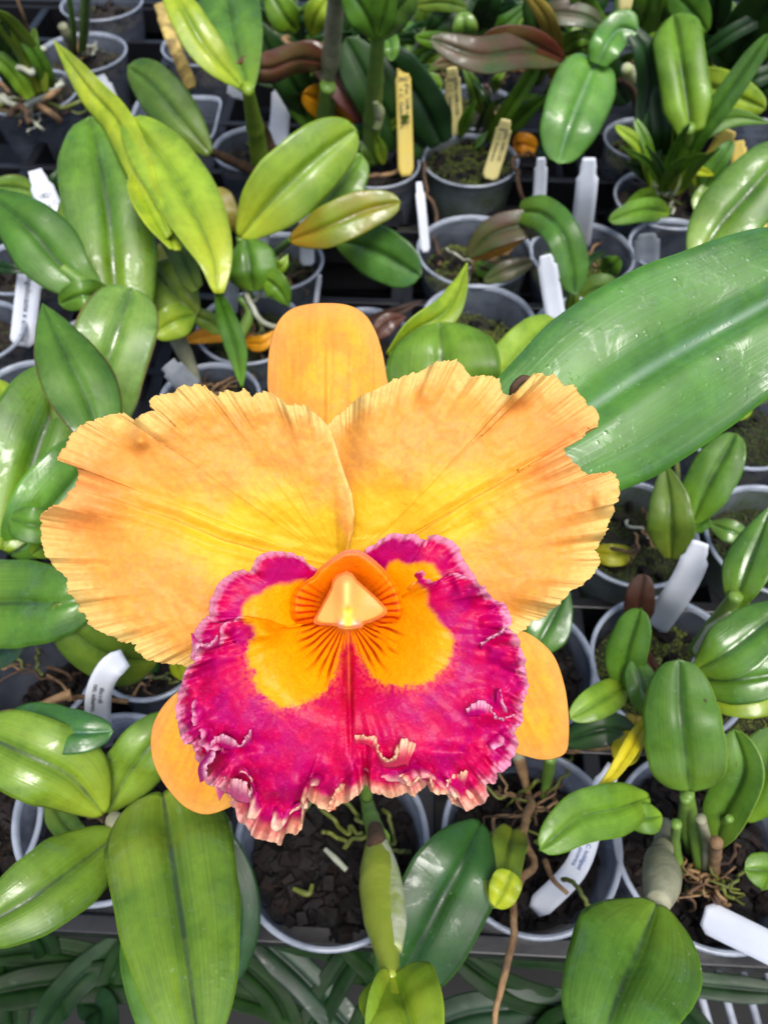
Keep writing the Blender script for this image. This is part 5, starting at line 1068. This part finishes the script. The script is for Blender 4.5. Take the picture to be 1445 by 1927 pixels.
def lip_c(x, y, s, a):
    c, f, n, n2 = lipskin(x, y, s, a, [LEYE, REYE])
    dx, dy = x-653, y-1160; r = np.hypot(dx, dy); th = np.arctan2(dx, dy)
    stp = smooth(-.05, .55, np.sin(th*40+2.2*vn(r/26, th*3, 91)))*smooth(16, 34, r)*smooth(.15, .4, vn(th*14, r/40, 92))
    lim = 108+34*np.exp(-(th/.45)**2)+26*(vn(th*12, th*0, 93)-.5)
    c = lerp(c, cs(240, 116, 2), f*(1-smooth(40, 120, r))*.6)
    c = lerp(c, cs(170, 16, 4), f*stp*(1-smooth(lim*.70, lim*1.15, r))*.9)
    c = lerp(c, cs(208, 120, 4), (1-smooth(12, 40, r))*.6)
    cen = smooth(1195, 1240, y)*(1-smooth(1310, 1400, y))*np.exp(-((np.abs(x-656)-9)/4.)**2); c = lerp(c, cs(190, 4, 34), cen*.85)
    c = lerp(c, cs(246, 120, 60), np.exp(-((x-656)/3.)**2)*smooth(1200, 1240, y)*(1-smooth(1270, 1340, y))*.6)
    sp_ = smooth(.66, .80, fbm(x/3.2, y/3.2, 96, 2))*smooth(1240, 1300, y)*(1-f); c = lerp(c, cs(236, 90, 140), sp_*.2)
    rim = smooth(.945, .99, s+.07*(n2-.5)+.03*(vn(a/12, a*0, 98)-.5))*(1-f*.9)
    pe = smooth(1440, 1510, y)*(1-smooth(.35, 1, np.abs(x-690)/260.)*.6); c = lerp(c, PK*(1-0)+0, rim*.92*(1-pe)); c = lerp(c, PE, rim*pe)
    band = smooth(.91, .95, s)*pe; c = lerp(c, cs(244, 190, 140), band*.6)
    return c
lip = fan('lip', LC, LIP, lip_d, lip_c, 170, 900, FL, fl, jag=3.4, pw=.75, kw=130, w0=.66); lip['label'] = 'frilled magenta lip with two yellow eyes'
# throat hood curling round the column
HOOD = [(566, 1235), (556, 1206), (550, 1180), (548, 1147), (549, 1123), (557, 1107), (572, 1095), (590, 1084), (600, 1070), (620, 1053), (640, 1041), (651, 1035), (675, 1034), (688, 1041), (709, 1057), (728, 1076), (744, 1096), (755, 1119), (760, 1144), (759, 1165), (753, 1190), (742, 1215)]
def hood_d(x, y, s, a): return .2225-.0160*smooth(.15, 1, s)**.8-.003*np.exp(-(((x-651)/40)**2+((y-1035)/25)**2))+.0006*(fbm(x/20, y/20, 101)-.5)+.0022*smooth(.9, 1, s)+.013*smooth(1150, 1205, y)*smooth(.3, .8, s)
def hood_c(x, y, s, a):
    dx, dy = x-653, y-1150; th = np.arctan2(dx, dy); r = np.hypot(dx, dy); n = fbm(x/12, y/12, 105)
    c = lerp(cs(206, 108, 2)+0*x[..., None], cs(255, 138, 0), smooth(.3, .85, s+.2*(n-.5)))
    lo = smooth(.15, .7, np.abs(np.abs(th)-3.14)*.8-.35)
    c = lerp(c, cs(196, 34, 4), smooth(-.05, .7, np.sin(th*40+2*vn(r/22, th*3, 107)))*smooth(.40, .62, s)*(1-smooth(.88, .97, s)*.7)*lo*.9)
    c = lerp(c, cs(246, 140, 104), smooth(.84, .98, s)*np.exp(-((y-1040)/26)**2)*.9)
    return c
fan('throat', (653, 1140), HOOD, hood_d, hood_c, 60, 260, FL, fl, jag=.6)['label'] = 'orange striped throat hood'
COLM = [(640, 1077), (651, 1073), (663, 1078), (673, 1092), (690, 1107), (712, 1127), (729, 1145), (731, 1152), (723, 1160), (710, 1167), (697, 1172), (686, 1174), (682, 1181), (668, 1184), (650, 1185), (637, 1182), (633, 1178), (618, 1178), (600, 1177), (590, 1173), (590, 1165), (600, 1147), (613, 1124), (622, 1106), (625, 1092), (631, 1083)]
def col_d(x, y, s, a):
    d = .2085-.0052*np.exp(-((x-652)/17.)**2)*smooth(1072, 1100, y)*(1-.3*smooth(1120, 1180, y))-.0012*np.sqrt(np.clip(1-s**2, 0, 1))+.002*smooth(1110, 1070, y)
    for bx in (640, 670): d = d-.0022*np.exp(-((x-bx)/7.5)**2-((y-1174)/8.)**2)
    d = d+.0012*np.exp(-((x-655)/7.)**2-((y-1148)/8.)**2)
    return d+.0022*smooth(.86, 1, s)
def col_c(x, y, s, a):
    c = cs(250, 168, 84)+0*x[..., None]; c = lerp(c, cs(255, 222, 128), np.exp(-((x-652)/19.)**2)*.9); c = lerp(c, cs(250, 170, 100), np.exp(-((y-1076)/14.)**2)*.7)
    c = lerp(c, cs(246, 196, 30), np.exp(-((x-655)/12.)**2-((y-1149)/8.)**2)*.8); c = lerp(c, cs(255, 226, 60), np.exp(-((x-655)/9.)**2-((y-1170)/12.)**2))
    for bx in (640, 671): c = lerp(c, cs(250, 206, 182), np.exp(-((x-bx)/8.)**2-((y-1175)/7.)**2))
    return lerp(c, cs(206, 60, 90), smooth(.9, 1, s)*(np.exp(-((y-1178)/6.)**2)*(x < 625)+np.exp(-((y-1166)/9.)**2)*(x > 700))*.6)
fan('column', (653, 1130), COLM, col_d, col_c, 60, 160, FC, fl, closed=True, pw=1, thick=.0012)['label'] = 'pale orange column with two pinkish white knobs'
# curled frills that stand up from the lip's edge
def frill(inner, outer, d_in, d_out, cin, cout, wav=.0016, n=90, m=16, seed=0, mid=None):
    A = resample(inner, n, sm=True); B = resample(outer, n, sm=True); arc = np.r_[0, np.cumsum(np.linalg.norm(np.diff(B, axis=0), axis=1))]
    B = B+(vn(arc/4, arc*0, seed+1)[:, None]-.5)*4*unit(B-A); s = np.linspace(0, 1, m)
    P = A[None]*(1-s)[:, None, None]+B[None]*s[:, None, None]
    D = d_in+(d_out-d_in)*np.sin(s*math.pi/2)[:, None]+wav*s[:, None]*np.sin(arc/5.5+3*vn(arc/18, arc*0, seed))[None]+.0008*s[:, None]*np.sin(arc/2.3)[None]
    base = lip_d(P[..., 0], P[..., 1], np.full(P.shape[:2], .6), np.full(P.shape[:2], 10.))
    D = D+np.minimum(base-.0005, .21)
    c = lerp(cin+0*P[..., :1], cout, smooth(.3, .9, s[:, None]+.25*(fbm(P[..., 0]/6, P[..., 1]/6, seed)-.5)))
    make('frill', PD(P[..., 0], P[..., 1], D), gridfaces(m, n), FL, lip, col=c, thick=.0005)
peach, pinkl = cs(248, 200, 164), cs(242, 176, 200)
frill(c4([(205, 1265), (250, 1262), (300, 1290), (335, 1350), (370, 1395), (430, 1400), (490, 1385), (500, 1400)]), c4([(215, 1210), (275, 1226), (322, 1222), (335, 1285), (372, 1352), (430, 1345), (465, 1240), (545, 1255)]), 0, -.0035, cs(226, 60, 100), peach, seed=11)
frill(c4([(500, 1420), (540, 1450), (590, 1470), (640, 1470), (700, 1490), (770, 1500), (830, 1500)]), c4([(455, 1440), (520, 1500), (610, 1430), (645, 1535), (720, 1540), (745, 1450), (845, 1420)]), -.001, -.004, cs(214, 40, 110), peach, wav=.0022, seed=12)
frill(c4([(840, 1110), (900, 1105), (960, 1110), (1030, 1120), (1100, 1125)]), c4([(842, 1062), (900, 1020), (962, 1040), (1010, 1125), (1100, 1100)]), 0, -.0022, cs(200, 10, 120), pinkl, wav=.0005, seed=13)
frill(c3([(330, 1330), (400, 1290), (470, 1300), (530, 1290), (590, 1270)]), c3([(335, 1290), (400, 1215), (470, 1235), (530, 1270), (572, 1190)]), 0, -.0035, cs(196, 20, 120), pinkl, wav=.0012, seed=14)
frill(c3([(400, 1590), (440, 1540), (500, 1590), (560, 1600), (590, 1560)]), c3([(360, 1450), (440, 1460), (510, 1470), (560, 1500), (572, 1560)]), 0, -.004, cs(214, 90, 140), cs(246, 190, 196), wav=.0018, seed=15)
frill(c3([(1060, 1640), (1075, 1600), (1100, 1570), (1150, 1560)]), c3([(1015, 1640), (1060, 1530), (1100, 1492), (1146, 1510)]), 0, -.0035, cs(240, 120, 90), peach, wav=.001, seed=16)
frill(c3([(300, 1480), (290, 1400), (330, 1340), (360, 1300)]), c3([(345, 1460), (330, 1390), (370, 1350), (385, 1290)]), 0, -.0035, cs(196, 30, 130), pinkl, wav=.001, seed=17)
frill(c3([(240, 640), (300, 730), (350, 730), (400, 700)]), c3([(262, 742), (300, 705), (350, 700), (385, 655)]), 0, -.003, cs(206, 40, 130), pinkl, wav=.0006, seed=18)
frill(c4([(920, 730), (945, 690), (1000, 660), (1060, 640)]), c4([(925, 690), (960, 672), (1010, 645), (1050, 615)]), 0, -.004, cs(200, 30, 120), pinkl, wav=.0006, seed=19)
# continuous second ruffle folded over along the lower edges of the lip
def ruffle(i0, i1, seed, k0=.84, amp=.10):
    O = resample(LIP, 900)[i0:i1]; c_ = np.array(LC); arc = np.r_[0, np.cumsum(np.linalg.norm(np.diff(O, axis=0), axis=1))]
    ker = np.hanning(41); ker /= ker.sum(); Os = np.stack([np.convolve(np.pad(O[:, j], 20, mode='edge'), ker, 'valid') for j in (0, 1)], -1)
    wv = vn(arc/30, arc*0, seed); w2 = np.sin(arc/9+5*vn(arc/40, arc*0, seed+1)); env = np.sin(np.linspace(0, math.pi, len(O)))**.35
    A = c_+(Os-c_)*(k0+.02*wv)[:, None]; B = c_+(Os-c_)*(k0+.035+amp*env*(wv-.1)+.012*w2)[:, None]; B[:, 0] += 5*np.cos(arc/8+3*wv); m = 14; s = np.linspace(0, 1, m)
    P = A[None]*(1-s)[:, None, None]+B[None]*s[:, None, None]; P = P+(vn(arc/4, arc*0, seed+3)[None, :, None]-.5)*3*s[:, None, None]
    rs = np.hypot(*(P-c_).transpose(2, 0, 1))/np.hypot(*(O-c_).T)[None]
    D = lip_d(P[..., 0], P[..., 1], np.clip(rs, 0, 1), np.broadcast_to(arc[None], P.shape[:2]))+.0012*(1-s[:, None])-.0005-(.0034*env*smooth(.25, .6, wv)-.0018*(1-smooth(.2, .5, wv)))[None]*np.sin(s*1.9)[:, None]+.0010*s[:, None]*w2[None]
    n = fbm(P[..., 0]/7, P[..., 1]/7, seed); lo = smooth(1430, 1500, P[..., 1])
    c = lerp(cs(186, 4, 106)+0*P[..., :1], PK, smooth(.55, .95, s[:, None]+.3*(n-.5))*(1-lo)); c = lerp(c, PE, smooth(.3, .85, s[:, None]+.3*(n-.5))*lo)
    make('frill', PD(P[..., 0], P[..., 1], D), gridfaces(m, len(O)), FL, lip, col=c, thick=.0005)
ruffle(150, 395, 131); ruffle(440, 690, 135)
# stalk behind the bloom, down to the pot
tube(fl, [(655, 1160, .236), (668, 1260, .25), (682, 1400, .30), (690, 1500, .37)], [18, 15, 12, 11], 'cane', name='stalk', dd=True)
# curled dead bract behind the right petal
p = plant('dry_bract', (985, 735, 14), 'small dark curled bract peeking over the upper edge of the right petal', 'bract', None)
tube(p, [(962, 752, .236), (968, 728, .234), (985, 713, .234), (1002, 722, .234), (1004, 745, .236)], [6, 8, 8, 6, 4], 'rootB', name='bract', dd=True)
